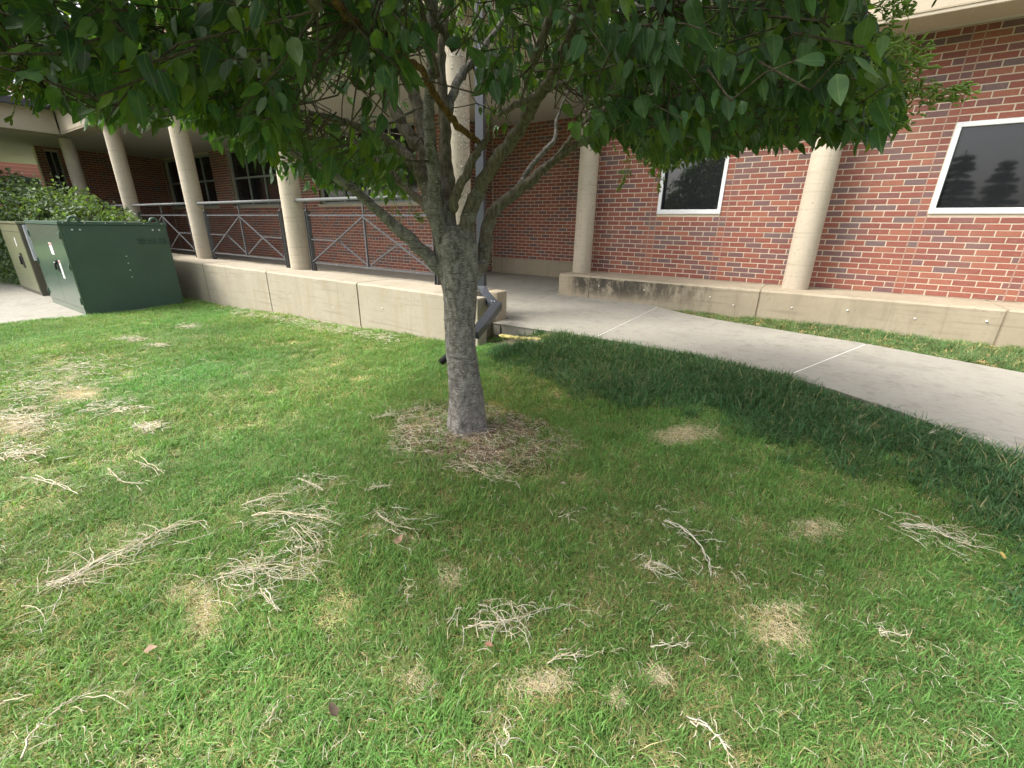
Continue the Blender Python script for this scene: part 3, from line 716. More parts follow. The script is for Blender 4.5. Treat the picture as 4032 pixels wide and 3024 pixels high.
# ------------------------------------------------------------------ utility cabinets
def cab_big():
    x1, x0, y0, y1, z0, z1 = -9.32, -11.26, 1.86, 3.20, -.39, 1.005
    r = empty('utility_cabinet', (x1, y0, z0), label='big dark green metal utility cabinet with glossy doors on the service pad', cat='utility cabinet')
    m = MB((x1, y0, z0)); m.box(x0, x1, y0 + .03, y1, z0, z1 - .05); m.build('body', M['green'], r, bevel=.008)
    m = MB((x1, y0, z1)); m.add([(x0 - .02, y0, z1 - .05), (x1 + .015, y0, z1 - .05), (x1 + .015, y1 + .02, z1 - .05), (x0 - .02, y1 + .02, z1 - .05), (x0 - .02, y0, z1), (x1 + .015, y0, z1), (x1 + .015, y1 + .02, z1), (x0 - .02, y1 + .02, z1)],
        [(0, 3, 2, 1), (4, 5, 6, 7), (0, 1, 5, 4), (1, 2, 6, 5), (2, 3, 7, 6), (3, 0, 4, 7)]); m.build('lid', M['green'], r, bevel=.006)
    for a, c in ((x0 + .01, (x0 + x1) / 2 - .004), ((x0 + x1) / 2 + .004, x1 - .006)):
        m = MB((a, y0, z0)); m.box(a, c, y0, y0 + .028, z0 + .10, z1 - .06); d = m.build('door', M['greendoor'], r, bevel=.004)
        hx = c - .02 if a > -10.5 else a + .02
        for z in (.05 + z0 + .12, .30, z1 - .25):
            k = MB((hx, y0, z)); k.tube([(hx, y0 - .008, z), (hx, y0 - .008, z + .10)], .009, 8); k.build('hinge', M['green'], d)
    m = MB((x1, y0, z0)); m.box(x0 + .01, x1 - .01, y0 + .004, y0 + .029, z0, z0 + .095); m.build('plinth', M['greendoor'], r)
    hx = (x0 + x1) / 2 + .25
    k = MB((hx, y0, .33)); k.box(hx - .04, hx + .04, y0 - .006, y0 - .0005, .24, .42); k.tube([(hx, y0 - .03, .38), (hx, y0 - .03, .27)], .012, 8); k.box(hx - .02, hx + .02, y0 - .02, y0 - .006, .36, .40); k.build('handle', M['black'], r)
    k = MB((hx, y0, .3)); k.tube([(hx - .05, y0 - .025, .36), (hx - .05, y0 - .006, .36)], .022, 10); k.build('padlock', M['bolt'], r)
    for xa, xb, za, zb in ((hx - .12, hx + .04, .50, .68), (hx + .12, hx + .21, .14, .42)):
        k = MB((xa, y0, za)); k.box(xa, xb, y0 - .003, y0 - .001, za, zb); so = k.build('sticker', M['sticker'], r)
        k = MB((xa, y0, za)); k.box(xa + .005, xb - .005, y0 - .0045, y0 - .0032, zb - .035, zb - .012); k.build('band', M['stickerred'], so)
    # side: lifting eyes, bolts, louvres
    for y in (y0 + .19, y1 - .15):
        k = MB((x1, y, z1)); k.tube([(x1 + .006, y + .055 * math.cos(a), z1 + .008 + .055 * math.sin(a)) for a in np.linspace(-.2, PI + .2, 11)], .02, 8); k.box(x1 + .002, x1 + .014, y - .07, y + .07, z1 - .045, z1 - .003); e = k.build('lifting_eye', M['green'], r)
        for dy in (-.045, .045):
            k = MB((x1, y + dy, z1 - .12)); k.tube([(x1, y + dy, z1 - .12), (x1 + .012, y + dy, z1 - .12)], .014, 8); k.build('bolt', M['bolt'], r)
    for k_ in range(6):
        y = y0 + .06 + k_ * .245; k = MB((x1, y, z1 - .02)); k.tube([(x1 + .014, y, z1 - .022), (x1 + .02, y, z1 - .022)], .008, 8); k.build('bolt', M['bolt'], r)
    for k_ in range(4):
        z = .48 - k_ * .11; y = y0 + .70; k = MB((x1, y, z)); k.tube([(x1, y, z), (x1 + .008, y, z)], .009, 8); k.build('bolt', M['bolt'], r)
    for i in range(3):
        for j in range(3):
            ya = y0 + .90 + i * .145; z = .76 - j * .035; k = MB((x1, ya, z)); k.add([(x1, ya, z), (x1, ya + .11, z), (x1 + .018, ya + .11, z - .016), (x1 + .018, ya, z - .016), (x1, ya, z - .017), (x1, ya + .11, z - .017)], [(0, 1, 2, 3), (3, 2, 5, 4), (0, 3, 4), (1, 5, 2)]); k.build('louvre', M['green'], r)
cab_big()
def cab_small():
    x1, x0, y0, y1, z0, z1 = -12.32, -13.95, 1.92, 2.75, -.39, .975
    r = empty('utility_cabinet', (x1, y0, z0), label='smaller olive utility cabinet with an aluminium side box, left of the green one', cat='utility cabinet')
    m = MB((x1, y0, z0)); m.box(x0, x1, y0 + .012, y1, z0, z1 - .04); m.build('body', M['olivedark'], r, bevel=.008)
    m = MB((x1, y0, z0)); m.box(x0 + .01, x1 - .01, y0, y0 + .011, z0 + .08, z1 - .19); d = m.build('door', M['olive'], r, bevel=.003)
    m = MB((x1, y0, z0)); m.box(x0 + .01, x1 - .01, y0 + .001, y0 + .011, z1 - .18, z1 - .045); m.build('top_panel', M['olive'], r)
    m = MB((x1, y0, z1)); m.box(x0 - .02, x1 + .02, y0 - .015, y1 + .02, z1 - .038, z1); m.build('lid', M['olive'], r, bevel=.005)
    k = MB((-12.9, y0, .2)); k.box(-12.98, -12.80, y0 - .006, y0 - .001, .12, .40); k.tube([(-12.89, y0 - .03, .34), (-12.89, y0 - .03, .18)], .014, 8); k.build('handle', M['black'], d)
    k = MB((-12.9, y0, .5)); k.box(-12.96, -12.90, y0 - .004, y0 - .001, .52, .68); k.build('sticker', M['sticker'], d)
    k = MB((x1, y0, .5)); k.box(x1 + .001, x1 + .07, y0 + .06, y0 + .50, .28, .92); k.build('side_box', M['galv'], r, bevel=.006)
cab_small()

# ------------------------------------------------------------------ leaves
def leaf_template(width=.56, nseg=7, curl=.10, fold=.20, droop=.18):
    """unit leaf along +Y, normal +Z; returns verts (n,3), faces, uv per vert"""
    prof = lambda t: width / 2 * (math.sin(PI * min(1, t ** .72)) ** .85) * (1 - .25 * t) if t < .99 else 0
    V = []; UV = []; F = []
    for i in range(nseg + 1):
        t = i / nseg; wv = prof(t) if 0 < i < nseg else 0; zc = -droop * t * t
        for s in (-1, 0, 1):
            V.append((s * wv, t, zc + abs(s) * wv * fold + (curl * math.sin(t * 9 + s) * wv * .5))); UV.append((.5 + s * .5 * (wv / (width / 2) if wv else 0), t))
    for i in range(nseg):
        a = i * 3
        for k in (0, 1):
            F.append((a + k, a + k + 1, a + k + 4, a + k + 3))
    return np.array(V), F, np.array(UV)
def leaves_mesh(name, P, Rm, S, tint, tmpl):
    V, F, UV = tmpl; n = len(P); k = len(V)
    W = np.einsum('nij,kj->nki', Rm, V) * S[:, None, None] + P[:, None, :]
    F = np.array(F); FF = (F[None] + (np.arange(n) * k)[:, None, None]).reshape(-1, 4)
    me = bpy.data.meshes.new(name); me.vertices.add(n * k); me.vertices.foreach_set('co', W.ravel())
    me.loops.add(FF.size); me.loops.foreach_set('vertex_index', FF.ravel()); me.polygons.add(len(FF))
    me.polygons.foreach_set('loop_start', np.arange(0, FF.size, 4)); me.polygons.foreach_set('use_smooth', np.ones(len(FF), bool))
    uv = me.uv_layers.new(name='UVMap'); UVs = np.tile(UV, (n, 1))[FF.ravel()]; uv.data.foreach_set('uv', UVs.ravel())
    c = me.color_attributes.new('Col', 'FLOAT_COLOR', 'POINT'); cc = np.ones((n, k, 4)); cc[:, :, :3] = tint[:, None, :]; c.data.foreach_set('color', cc.ravel())
    me.update(calc_edges=True); me.validate(); return me
def frames(D, Nn):
    D = D / np.linalg.norm(D, axis=1, keepdims=True); X = np.cross(D, Nn); X /= (np.linalg.norm(X, axis=1, keepdims=True) + 1e-9); Z = np.cross(X, D)
    return np.stack([X, D, Z], -1)

# ------------------------------------------------------------------ the tree
TB = np.array([-1.585, 1.885]); TD = 2.46
tz = gz1(*TB)
tree = empty('tree', (TB[0], TB[1], tz), label='small multi limbed lilac tree with a grey trunk growing in the middle of the lawn', cat='tree')
def catmull(pts, n=5):
    P = [np.array(p, float) for p in pts]; P = [2 * P[0] - P[1]] + P + [2 * P[-1] - P[-2]]; o = []
    for i in range(1, len(P) - 2):
        for k in range(n):
            t = k / n; a, b, c, d = P[i - 1], P[i], P[i + 1], P[i + 2]
            o.append(.5 * (2 * b + (c - a) * t + (2 * a - 5 * b + 4 * c - d) * t * t + (3 * b - a - 3 * c + d) * t ** 3))
    o.append(P[-2]); return o
SK = []; FORK = []                                         # skeleton sample points for twigs to spring from
def limb(px, name='branch', material=None, n=14, jit=.035, wob=.004, label=None):
    """px: list of (pixel x, pixel y, horizontal distance, diameter in photo pixels)"""
    pts = []
    for x, y, d, wpx in px:
        p = at_d(x, y, d); dd = (p - CAM) @ RC[2]; pts.append((*p, wpx * dd / FPX / 2))
    sm = catmull(pts, 5); m = MB(sm[0][:3]); P = []; Rr = []
    if px[0][3] >= 50:
        p_ = at_d(1806 + (px[0][0] - 1806) * .35, 1110, TD); FORK.append([(*p_, pts[0][3] * .8)] + pts[:4])
    for i, q in enumerate(sm):
        o_ = rng.normal(0, wob, 3) if 0 < i < len(sm) - 1 else 0; P.append(q[:3] + o_ * min(1, q[3] / .02)); Rr.append(max(q[3], .002) * 1.0)
        SK.append(q[:4])
    m.tube(P, Rr, n, True, jit)
    return m.build(name, material or M['limb'], tree, label=label)
c8 = lambda x, y: (1200 + x * .6329, y * .6329)
c2 = lambda x, y: (900 + x * .6028, 400 + y * .6028)
def L_(f, pts): return [(*f(x, y), d, w_) for x, y, d, w_ in pts]
limb([(1800, 1095, 2.46, 60)] + L_(c2, [(1420, 1110, 2.46, 66), (1350, 1050, 2.46, 58), (1250, 960, 2.46, 50), (1130, 850, 2.47, 48), (1000, 740, 2.48, 38), (850, 600, 2.48, 36), (740, 530, 2.48, 32), (620, 440, 2.47, 29), (480, 370, 2.45, 26), (380, 310, 2.43, 24), (280, 220, 2.42, 22), (170, 140, 2.4, 20), (60, 95, 2.35, 17)]) + [(854, 433, 2.3, 15), (696, 433, 2.2, 13), (494, 415, 2.1, 11), (380, 389, 2.05, 10), (190, 360, 1.98, 8)], material=M['bark'], label='long lowest branch reaching left across the railing')
limb([(1790, 1010, 2.46, 70)] + L_(c8, [(800, 1330, 2.47, 62), (760, 1160, 2.5, 56), (700, 1060, 2.52, 52), (620, 960, 2.55, 46), (540, 900, 2.58, 42), (440, 830, 2.6, 38), (330, 790, 2.6, 30), (200, 745, 2.6, 26), (0, 700, 2.55, 20)]) + [(1080, 425, 2.5, 18), (1010, 447, 2.45, 14), (900, 400, 2.4, 12), (760, 340, 2.3, 9)])
limb(L_(c8, [(840, 1422, 2.47, 60), (800, 1200, 2.55, 56), (750, 960, 2.62, 52), (680, 880, 2.66, 50), (620, 800, 2.7, 48), (540, 650, 2.8, 40), (470, 560, 2.85, 34), (400, 480, 2.9, 30), (280, 360, 3.0, 22), (100, 250, 3.0, 15)]))
limb(L_(c8, [(860, 1422, 2.5, 56), (820, 1100, 2.6, 50), (740, 830, 2.7, 48), (700, 650, 2.8, 46), (650, 520, 2.85, 44), (600, 400, 2.9, 38), (520, 250, 2.9, 30), (420, 60, 2.9, 22)]))
limb(L_(c8, [(850, 1500, 2.44, 60), (830, 1400, 2.43, 60), (805, 1200, 2.42, 55), (795, 1000, 2.41, 50), (780, 850, 2.40, 47), (775, 650, 2.4, 44), (790, 450, 2.38, 42), (790, 250, 2.36, 40), (800, 60, 2.34, 36), (810, -200, 2.3, 30)]), material=M['bark'], label='smooth grey upright limb rising from the fork')
limb(L_(c8, [(900, 1480, 2.5, 60), (890, 1200, 2.55, 54), (880, 1000, 2.56, 50), (865, 700, 2.58, 42), (850, 450, 2.6, 38), (860, 200, 2.6, 32), (900, -40, 2.6, 26)]))
limb(L_(c8, [(885, 760, 2.58, 34), (915, 620, 2.62, 34), (960, 490, 2.7, 32), (1060, 370, 2.75, 28), (1180, 200, 2.8, 20), (1270, 60, 2.85, 15)]), material=M['bark'])
limb(L_(c8, [(1120, 905, 2.4, 20), (1040, 850, 2.36, 22), (960, 790, 2.28, 25), (900, 720, 2.2, 26), (830, 620, 2.1, 26), (770, 520, 2.0, 27), (720, 430, 1.92, 26), (640, 380, 1.85, 26), (560, 330, 1.78, 26), (480, 260, 1.7, 28), (400, 190, 1.6, 28), (280, 110, 1.5, 30), (190, 0, 1.38, 30), (120, -120, 1.3, 26)]), material=M['peel'], label='branch with peeling orange brown bark')
limb([(1840, 1030, 2.45, 70)] + L_(c8, [(1010, 1400, 2.44, 62), (1080, 1200, 2.42, 56), (1180, 1020, 2.38, 52), (1280, 880, 2.35, 50), (1360, 760, 2.3, 48), (1420, 650, 2.25, 44), (1480, 570, 2.2, 40), (1550, 450, 2.1, 38), (1600, 330, 2.0, 36), (1650, 220, 1.9, 34), (1700, 100, 1.8, 30), (1745, -20, 1.7, 28), (1800, -160, 1.6, 24)]), label='thick right limb with a ridged brown bark')
limb(L_(c8, [(920, 1300, 2.42, 40), (945, 1200, 2.40, 36), (1000, 1100, 2.38, 34), (1060, 960, 2.38, 32), (1120, 890, 2.38, 26), (1150, 800, 2.36, 16), (1160, 700, 2.3, 9)]))
limb([(1850, 1095, 2.47, 62), (1900, 1030, 2.5, 56)] + L_(c8, [(1140, 1400, 2.5, 52), (1200, 1290, 2.5, 48), (1290, 1215, 2.5, 44), (1400, 1130, 2.5, 40), (1500, 1040, 2.5, 32), (1600, 960, 2.48, 28), (1700, 900, 2.45, 24), (1800, 860, 2.42, 22), (1900, 800, 2.38, 18), (2050, 740, 2.3, 14), (2250, 700, 2.2, 10)]), label='long right branch reaching out in front of the brick wall')
limb(L_(c8, [(1330, 1180, 2.5, 22), (1360, 1110, 2.54, 22), (1420, 1020, 2.58, 22), (1500, 930, 2.62, 20), (1560, 860, 2.66, 17), (1565, 750, 2.7, 13), (1640, 560, 2.75, 9)]), material=M['bark'])
limb(L_(c8, [(1330, 1000, 2.4, 30), (1300, 900, 2.36, 28)][::-1] + [(1420, 900, 2.42, 0.1)][:0]) if False else L_(c8, [(1200, 720, 2.25, 14), (1260, 680, 2.25, 20), (1340, 640, 2.24, 26), (1440, 600, 2.22, 30), (1540, 545, 2.2, 24), (1700, 480, 2.15, 18), (1900, 420, 2.1, 14), (2100, 390, 2.0, 11)]))
limb(L_(c8, [(1590, 320, 2.0, 16), (1700, 190, 1.92, 15), (1800, 110, 1.85, 14), (1900, 35, 1.75, 13), (2010, 10, 1.68, 12), (2100, 45, 1.6, 10), (2220, 40, 1.55, 7)]), material=M['bark'])
limb(L_(c8, [(1560, 975, 2.48, 15), (1640, 880, 2.45, 17), (1720, 780, 2.4, 16), (1830, 690, 2.35, 14), (2000, 640, 2.3, 11), (2250, 560, 2.2, 8)]))
limb([(1790, 960, 2.5, 50)] + L_(c2, [(1400, 850, 2.55, 44), (1320, 720, 2.65, 38), (1200, 600, 2.75, 32), (1100, 500, 2.85, 29), (1000, 410, 2.95, 26), (850, 280, 3.05, 20), (760, 200, 3.1, 16), (600, 120, 3.15, 11)]))
limb(L_(c8, [(450, 800, 2.6, 9), (570, 745, 2.5, 10), (690, 680, 2.45, 10), (760, 655, 2.42, 10)]), n=8, material=M['bark'])
limb(L_(c8, [(1215, 690, 2.25, 9), (1230, 600, 2.25, 9), (1225, 540, 2.24, 8), (1180, 470, 2.2, 7)]), n=8)
limb(L_(c8, [(1340, 630, 2.24, 10), (1370, 540, 2.2, 10), (1400, 430, 2.15, 9), (1440, 330, 2.1, 8), (1410, 180, 2.0, 7), (1380, 40, 1.95, 6)]), n=8)
# limbs that climb out of the frame and over the camera
for (ax, ay, d0, ex) in ((1720, 300, 2.36, (-.9, .5, 2.35)), (1790, 200, 2.36, (-1.9, 1.0, 2.6)), (2100, 250, 1.95, (-.45, 1.6, 2.4)), (1500, 250, 2.9, (-2.7, 2.6, 2.5)), (1640, 150, 2.9, (-1.9, 3.0, 2.6)), (1250, 40, 1.36, (-.9, .3, 2.0))):
    a = at_d(ax, ay, d0); e = np.array(ex); mid = (a + e) / 2 + (0, 0, .12); P = catmull([(*a, .017), (*mid, .012), (*e, .006)], 6); mm = MB(a); mm.tube([q[:3] for q in P], [q[3] for q in P], 8); mm.build('branch', M['limb'], tree)
    for q in P: SK.append(q)

# trunk with flare and fissures
m = MB((TB[0], TB[1], tz)); n = 40; prof = [(1842, 1712, 172), (1842, 1690, 160), (1841, 1660, 150), (1840, 1620, 143), (1836, 1550, 133), (1826, 1460, 124), (1817, 1367, 118), (1813, 1270, 121), (1812, 1185, 131), (1808, 1094, 146), (1806, 1040, 152), (1801, 985, 154), (1798, 940, 138), (1795, 905, 95), (1793, 885, 40)]
vs = []; fs = []; rows = 70
PP = [np.array((*at_d(x, y, TD), w_)) for x, y, w_ in prof]; sm = catmull(PP, 5); sm = sm[:]
for j, q in enumerate(sm):
    dd = (q[:3] - CAM) @ RC[2]; r = q[3] * dd / FPX / 2; zr = q[2] - tz
    for i in range(n):
        a = 2 * PI * i / n; fl = max(0, 1 - zr / .22)
        up_ = sstep(zr, .75, 1.0)
        rr = r * (1 + .10 * fl * math.sin(a * 5 + 1.3) + .035 * math.sin(a * 3 + zr * 5) + .02 * math.sin(a * 7 - zr * 11) + up_ * .13 * math.sin(a * 4 + .8) + random.uniform(-.012, .012) * (1 + 2 * fl))
        vs.append((q[0] + rr * math.cos(a), q[1] + rr * math.sin(a), q[2]))
for j in range(len(sm) - 1):
    for i in range(n): a = j * n + i; c = j * n + (i + 1) % n; fs.append((a, c, c + n, a + n))
fs.append(tuple(range((len(sm) - 1) * n, len(sm) * n))); fs.append(tuple(range(n))[::-1]); m.add(vs, fs, True)
for F_ in FORK:                                 # the roots of the main limbs grow out of the trunk in one skin
    F2 = catmull(F_, 5); k_ = len(F2) - 4; P2 = [q[:3] for q in F2[:k_]]; R2 = [q[3] * (1.10 - .22 * i / k_) for i, q in enumerate(F2[:k_])]
    m.tube(P2, R2, 16, True, .02)
tr_ = m.build('trunk', M['bark'], tree)
md = tr_.modifiers.new('skin', 'REMESH'); md.mode = 'VOXEL'; md.voxel_size = .0065; md.use_smooth_shade = True
md = tr_.modifiers.new('soften', 'SMOOTH'); md.factor = .5; md.iterations = 4
tx = bpy.data.textures.new('bark_relief', 'CLOUDS'); tx.noise_scale = .035; tx.noise_depth = 3
md = tr_.modifiers.new('relief', 'DISPLACE'); md.texture = tx; md.strength = .009; md.mid_level = .5; md.texture_coords = 'LOCAL'

# foliage lower outline in the photograph (x -> y), used to shape the crown's underside
BX = np.array([-600, -200, 0, 110, 250, 420, 470, 560, 700, 780, 900, 1000, 1085, 1180, 1300, 1420, 1520, 1640, 1700, 1760, 1850, 2000, 2120, 2260, 2330, 2420, 2500, 2600, 2750, 2900, 3050, 3200, 3350, 3480, 3560, 3620, 3680, 3800, 4200])
BY = np.array([300, 330, 370, 400, 470, 560, 520, 560, 530, 560, 600, 640, 690, 740, 760, 790, 820, 830, 700, 560, 520, 600, 480, 520, 650, 560, 610, 690, 660, 620, 610, 600, 590, 600, 560, 470, 250, -100, -300]) - 26 - 26 * (BX < 1000)
def keep(P, tip):
    x, y, z = prj(P); x2, y2, z2 = prj(tip); jn = rng.normal(0, 22); yy = np.interp(x + jn, BX, BY) + jn; yy2 = np.interp(x2 + jn, BX, BY) + jn + rng.normal(0, 16, len(x))
    xr = np.interp(y, [-600, 0, 100, 250, 480, 560], [3250, 3420, 3480, 3520, 3590, 3540])
    inside = (y2 < yy2) & (y < yy) & (x < xr) & (x2 < xr + 30)
    off = (z < .05) | (x < -150) | (x > 4250) | (y < -350)
    rsel = rng.random(len(x)); ok = inside.copy()
    for x0, x1, y0, y1, kf in ((1180, 1640, 265, 540, .14), (1600, 1890, 150, 900, .05), (1880, 2330, 330, 640, .14), (1080, 1600, 540, 830, .5), (1640, 2000, -100, 150, .5), (2000, 2150, 100, 330, .45)):
        ok &= ~((x > x0) & (x < x1) & (y > y0) & (y < y1) & (rsel > kf))
    low = P[:, 2] > 1.15
    return (ok | off) & low & (np.linalg.norm(P - CAM, axis=1) > 1.30)
def clear(p):
    x, y, z = prj(p); x = float(x); y = float(y)
    if float(z) < .05 or x < -150 or x > 4250 or y < -350: return True
    return y < float(np.interp(x, BX, BY)) - 25 and x < float(np.interp(y, [-600, 0, 100, 250, 480, 560], [3250, 3420, 3480, 3520, 3590, 3540])) and np.linalg.norm(np.asarray(p) - CAM) > .85
SKA = np.array([np.array(q)[:4] for q in SK])
def crown_pt():
    while True:
        v = rng.uniform(-1, 1, 3)
        if v[0] ** 2 + v[1] ** 2 + v[2] ** 2 < 1 and rng.random() < .30 + .9 * (v[0] ** 2 + v[1] ** 2): break
    R_ = 1.95; x = TB[0] + v[0] * R_; y = TB[1] + v[1] * R_; r = math.hypot(v[0], v[1])
    zb = 1.22 + .10 * (1 - r); z = zb + (abs(v[2])) ** 1.25 * 1.75
    return np.array((x, y, z))
tw = MB((TB[0], TB[1], 1.5)); LP = []; LD = []; LN = []; LS = []; LT = []
ntw = 0
for k in range(5000):
    p0 = crown_pt(); outw = np.array((p0[0] - TB[0], p0[1] - TB[1], 0)); ro = np.linalg.norm(outw) + 1e-6; outw /= ro
    dirv = outw * .8 + rng.normal(0, .45, 3) + (0, 0, .12); dirv /= np.linalg.norm(dirv); ln = rng.uniform(.14, .34)
    p1 = p0 + dirv * ln + (0, 0, -.04); mid = (p0 + p1) / 2 + (0, 0, .015)
    nl = int(rng.integers(4, 7)); big = rng.uniform(.85, 1.2); P = []; D = []; Nn = []; S = []
    tone = rng.choice([0, 1, 2], p=[.60, .27, .13])
    for i in range(nl):
        t = (i + .6) / nl; c = p0 * (1 - t) ** 2 + 2 * mid * t * (1 - t) + p1 * t * t; ang = rng.uniform(0, PI)
        sidev = np.cross(dirv, (0, 0, 1)); sidev /= np.linalg.norm(sidev) + 1e-6
        for s in (-1, 1):
            sd = sidev * s * math.cos(ang) + np.cross(sidev, dirv) * math.sin(ang) * s
            d = sd * rng.uniform(.25, .6) + dirv * rng.uniform(.1, .5) + np.array((0, 0, -1)) * rng.uniform(.25, 1.2); d /= np.linalg.norm(d)
            P.append(c + sd * .018); D.append(d); nn = sd * rng.uniform(.3, 1) + rng.normal(0, .55, 3) + (0, 0, .35); Nn.append(nn); S.append(rng.uniform(.048, .083) * big * (.82 if t > .85 else 1))
    P = np.array(P); D = np.array(D); S = np.array(S); ok = keep(P, P + D * S[:, None])
    if ok.sum() < 3: continue
    ntw += 1
    for i in np.where(ok)[0]:
        LP.append(P[i]); LD.append(D[i]); LN.append(Nn[i]); LS.append(S[i])
        v = rng.uniform(.62, 1.25); LT.append((v * (1.0, 1.55, 1.9)[tone] * rng.uniform(.9, 1.1), v * (1.0, 1.3, 1.45)[tone], v * (1.05, .8, .6)[tone]))
    dd = np.linalg.norm(SKA[:, :3] - p0, axis=1); j = int(np.argmin(dd)); a = SKA[j, :3]
    if dd[j] > .75: a = p0 - outw * .25 + (0, 0, -.02)
    mm_ = (a + p0) / 2 + rng.normal(0, .02, 3) + (0, 0, -.015)
    if not clear(p0): continue
    if not (clear(mm_) and clear(a) and clear(a * .75 + p0 * .25) and clear(a * .25 + p0 * .75)): a = p0 - outw * .06 + (0, 0, .02); mm_ = (a + p0) / 2
    if np.linalg.norm(a - p0) > .4: a = p0 + (a - p0) * .3; mm_ = (a + p0) / 2
    if np.linalg.norm(a - p0) < .2 or rng.random() < .45: tw.tube([a, mm_, p0], [.0030, .0027, .0024], 5, False)
    if clear(mid): tw.tube([p0, mid, p1] if clear(p1) else [p0, (p0 + mid) / 2, mid], [.0026, .002, .0012], 4, False)
tw.build('twigs', M['twig'], tree, kind='stuff')
LP = np.array(LP); LD = np.array(LD); LN = np.array(LN); LS = np.array(LS); LT = np.array(LT)
print('leaves', len(LP), 'twigs', ntw)
RM = frames(LD, LN); x, y, z = prj(LP + LD * LS[:, None] * .5); vis = (z > .1) & (x > -60) & (x < 4090) & (y > -60) & (y < 3000)
TM = [leaf_template(.56, 7, .16, .26, .20), leaf_template(.50, 7, .38, .40, .42), leaf_template(.60, 7, .10, .14, -.12)]
sz = np.where(vis, LS / np.maximum(np.linalg.norm(LP - CAM, axis=1), .1), 0); order = np.argsort(-sz); topi = order[:290]; topset = np.zeros(len(LP), bool); topset[topi] = True
pal = [np.array(c) for c in ((.8, .85, .85), (1, 1, 1), (1.15, 1.12, 1), (1.5, 1.3, .8), (1.9, 1.55, .65), (.65, .7, .72))]
lm = {}
for i in topi:
    kk = (int(rng.integers(0, 3)), int(np.argmin([np.linalg.norm(LT[i] - c) for c in pal])))
    if kk not in lm:
        me = leaves_mesh('leaf', np.zeros((1, 3)), np.eye(3)[None], np.ones(1), pal[kk[1]][None], TM[kk[0]]); me.materials.append(M['leaf']); lm[kk] = me
    o = bpy.data.objects.new('leaf', lm[kk]); col.objects.link(o); o.parent = tree
    Mx = Matrix([[*(RM[i][r] * LS[i]), LP[i][r] - (TB[0], TB[1], tz)[r]] for r in range(3)] + [[0, 0, 0, 1]]); o.matrix_local = Mx
for v in range(3):
    idx = np.where(~topset & (np.arange(len(LP)) % 3 == v))[0]
    me = leaves_mesh('foliage', LP[idx] - (TB[0], TB[1], tz), RM[idx], LS[idx], LT[idx], TM[v]); link('foliage', me, M['leaf'], tree, kind='stuff')

# seed clusters: airy panicles of narrow green capsules
def panicle(base, direction, length, seed):
    rr = np.random.default_rng(seed); mB = MB(base); d = np.array(direction, float); d /= np.linalg.norm(d); mB.cc = (.9, .9, .7)
    uvs = None
    tip = base + d * length + (0, 0, -.03); mB.tube([base, (base + tip) / 2 + (0, 0, .01), tip], [.002, .0016, .001], 4, False)
    pods = MB(base)
    for i in range(int(length * 95)):
        t = rr.uniform(.1, 1); c = base * (1 - t) + tip * t; s = rr.normal(0, 1, 3); s -= d * (s @ d); s /= np.linalg.norm(s); L = (1.1 - t) * .09 * rr.uniform(.4, 1)
        e = c + s * L + d * .03; mB.tube([c, (c + e) / 2 + (0, 0, .006), e], [.0011, .0009, .0007], 3, False)
        for q in range(3):
            pd = d * rr.uniform(.3, 1) + rr.normal(0, .35, 3) + (0, 0, -.2 + .5 * rr.random()); pd /= np.linalg.norm(pd); a = e - (e - c) * q * .25; L2 = rr.uniform(.016, .026)
            g = rr.uniform(.7, 1.3); pods.cc = (g * 1.0, g, g * .8); pods.tube([a, a + pd * L2 * .3, a + pd * L2 * .75, a + pd * L2], [.0012, .0032, .0029, .0006], 4, False)
    o = mB.build('seed_cluster', M['pod'], tree); p = pods.build('seed_pods', M['pod'], o, kind='stuff')
pan = []
for i, (px_, py_, dd_, dx_, dz_) in enumerate(((3250, 60, 1.75, .7, -.1), (3340, 150, 1.75, .8, -.3), (3420, 120, 1.8, .9, -.1), (3300, 250, 1.85, .8, -.2), (3400, 260, 1.8, 1, -.1), (3450, 330, 1.85, .9, .1), (3380, 200, 1.7, 1, 0), (3500, 400, 1.9, .9, .2), (3180, 40, 1.6, .5, -.3), (3080, 20, 1.6, .4, -.2), (3300, 20, 1.7, .9, .1), (2950, 30, 1.6, .3, -.2),
        (180, 130, 1.9, -.5, -.3), (120, 180, 1.85, -.4, -.3), (60, 160, 1.85, -.6, -.4), (150, 70, 1.9, -.2, -.5), (2520, 560, 2.7, -.3, -.6), (2590, 590, 2.7, .1, -.7), (1600, 770, 3.2, .2, -.4), (1560, 790, 3.2, -.1, -.5), (3560, 350, 1.9, .9, .1), (3430, 20, 1.8, 1, .4), (3150, 150, 1.55, .6, -.2), (3250, 300, 1.6, .6, -.3), (3330, 400, 1.65, .8, -.1), (3120, 60, 1.5, .3, -.4), (2850, 40, 1.5, .3, -.3), (3380, 100, 1.6, .8, -.2), (3300, 180, 1.55, .9, 0))):
    rgt = RC[0]; panicle(at_d(px_, py_, dd_), rgt * dx_ + np.array((0, 0, dz_)) + np.array((0, .1, 0)), rng.uniform(.15, .24), i + 5)

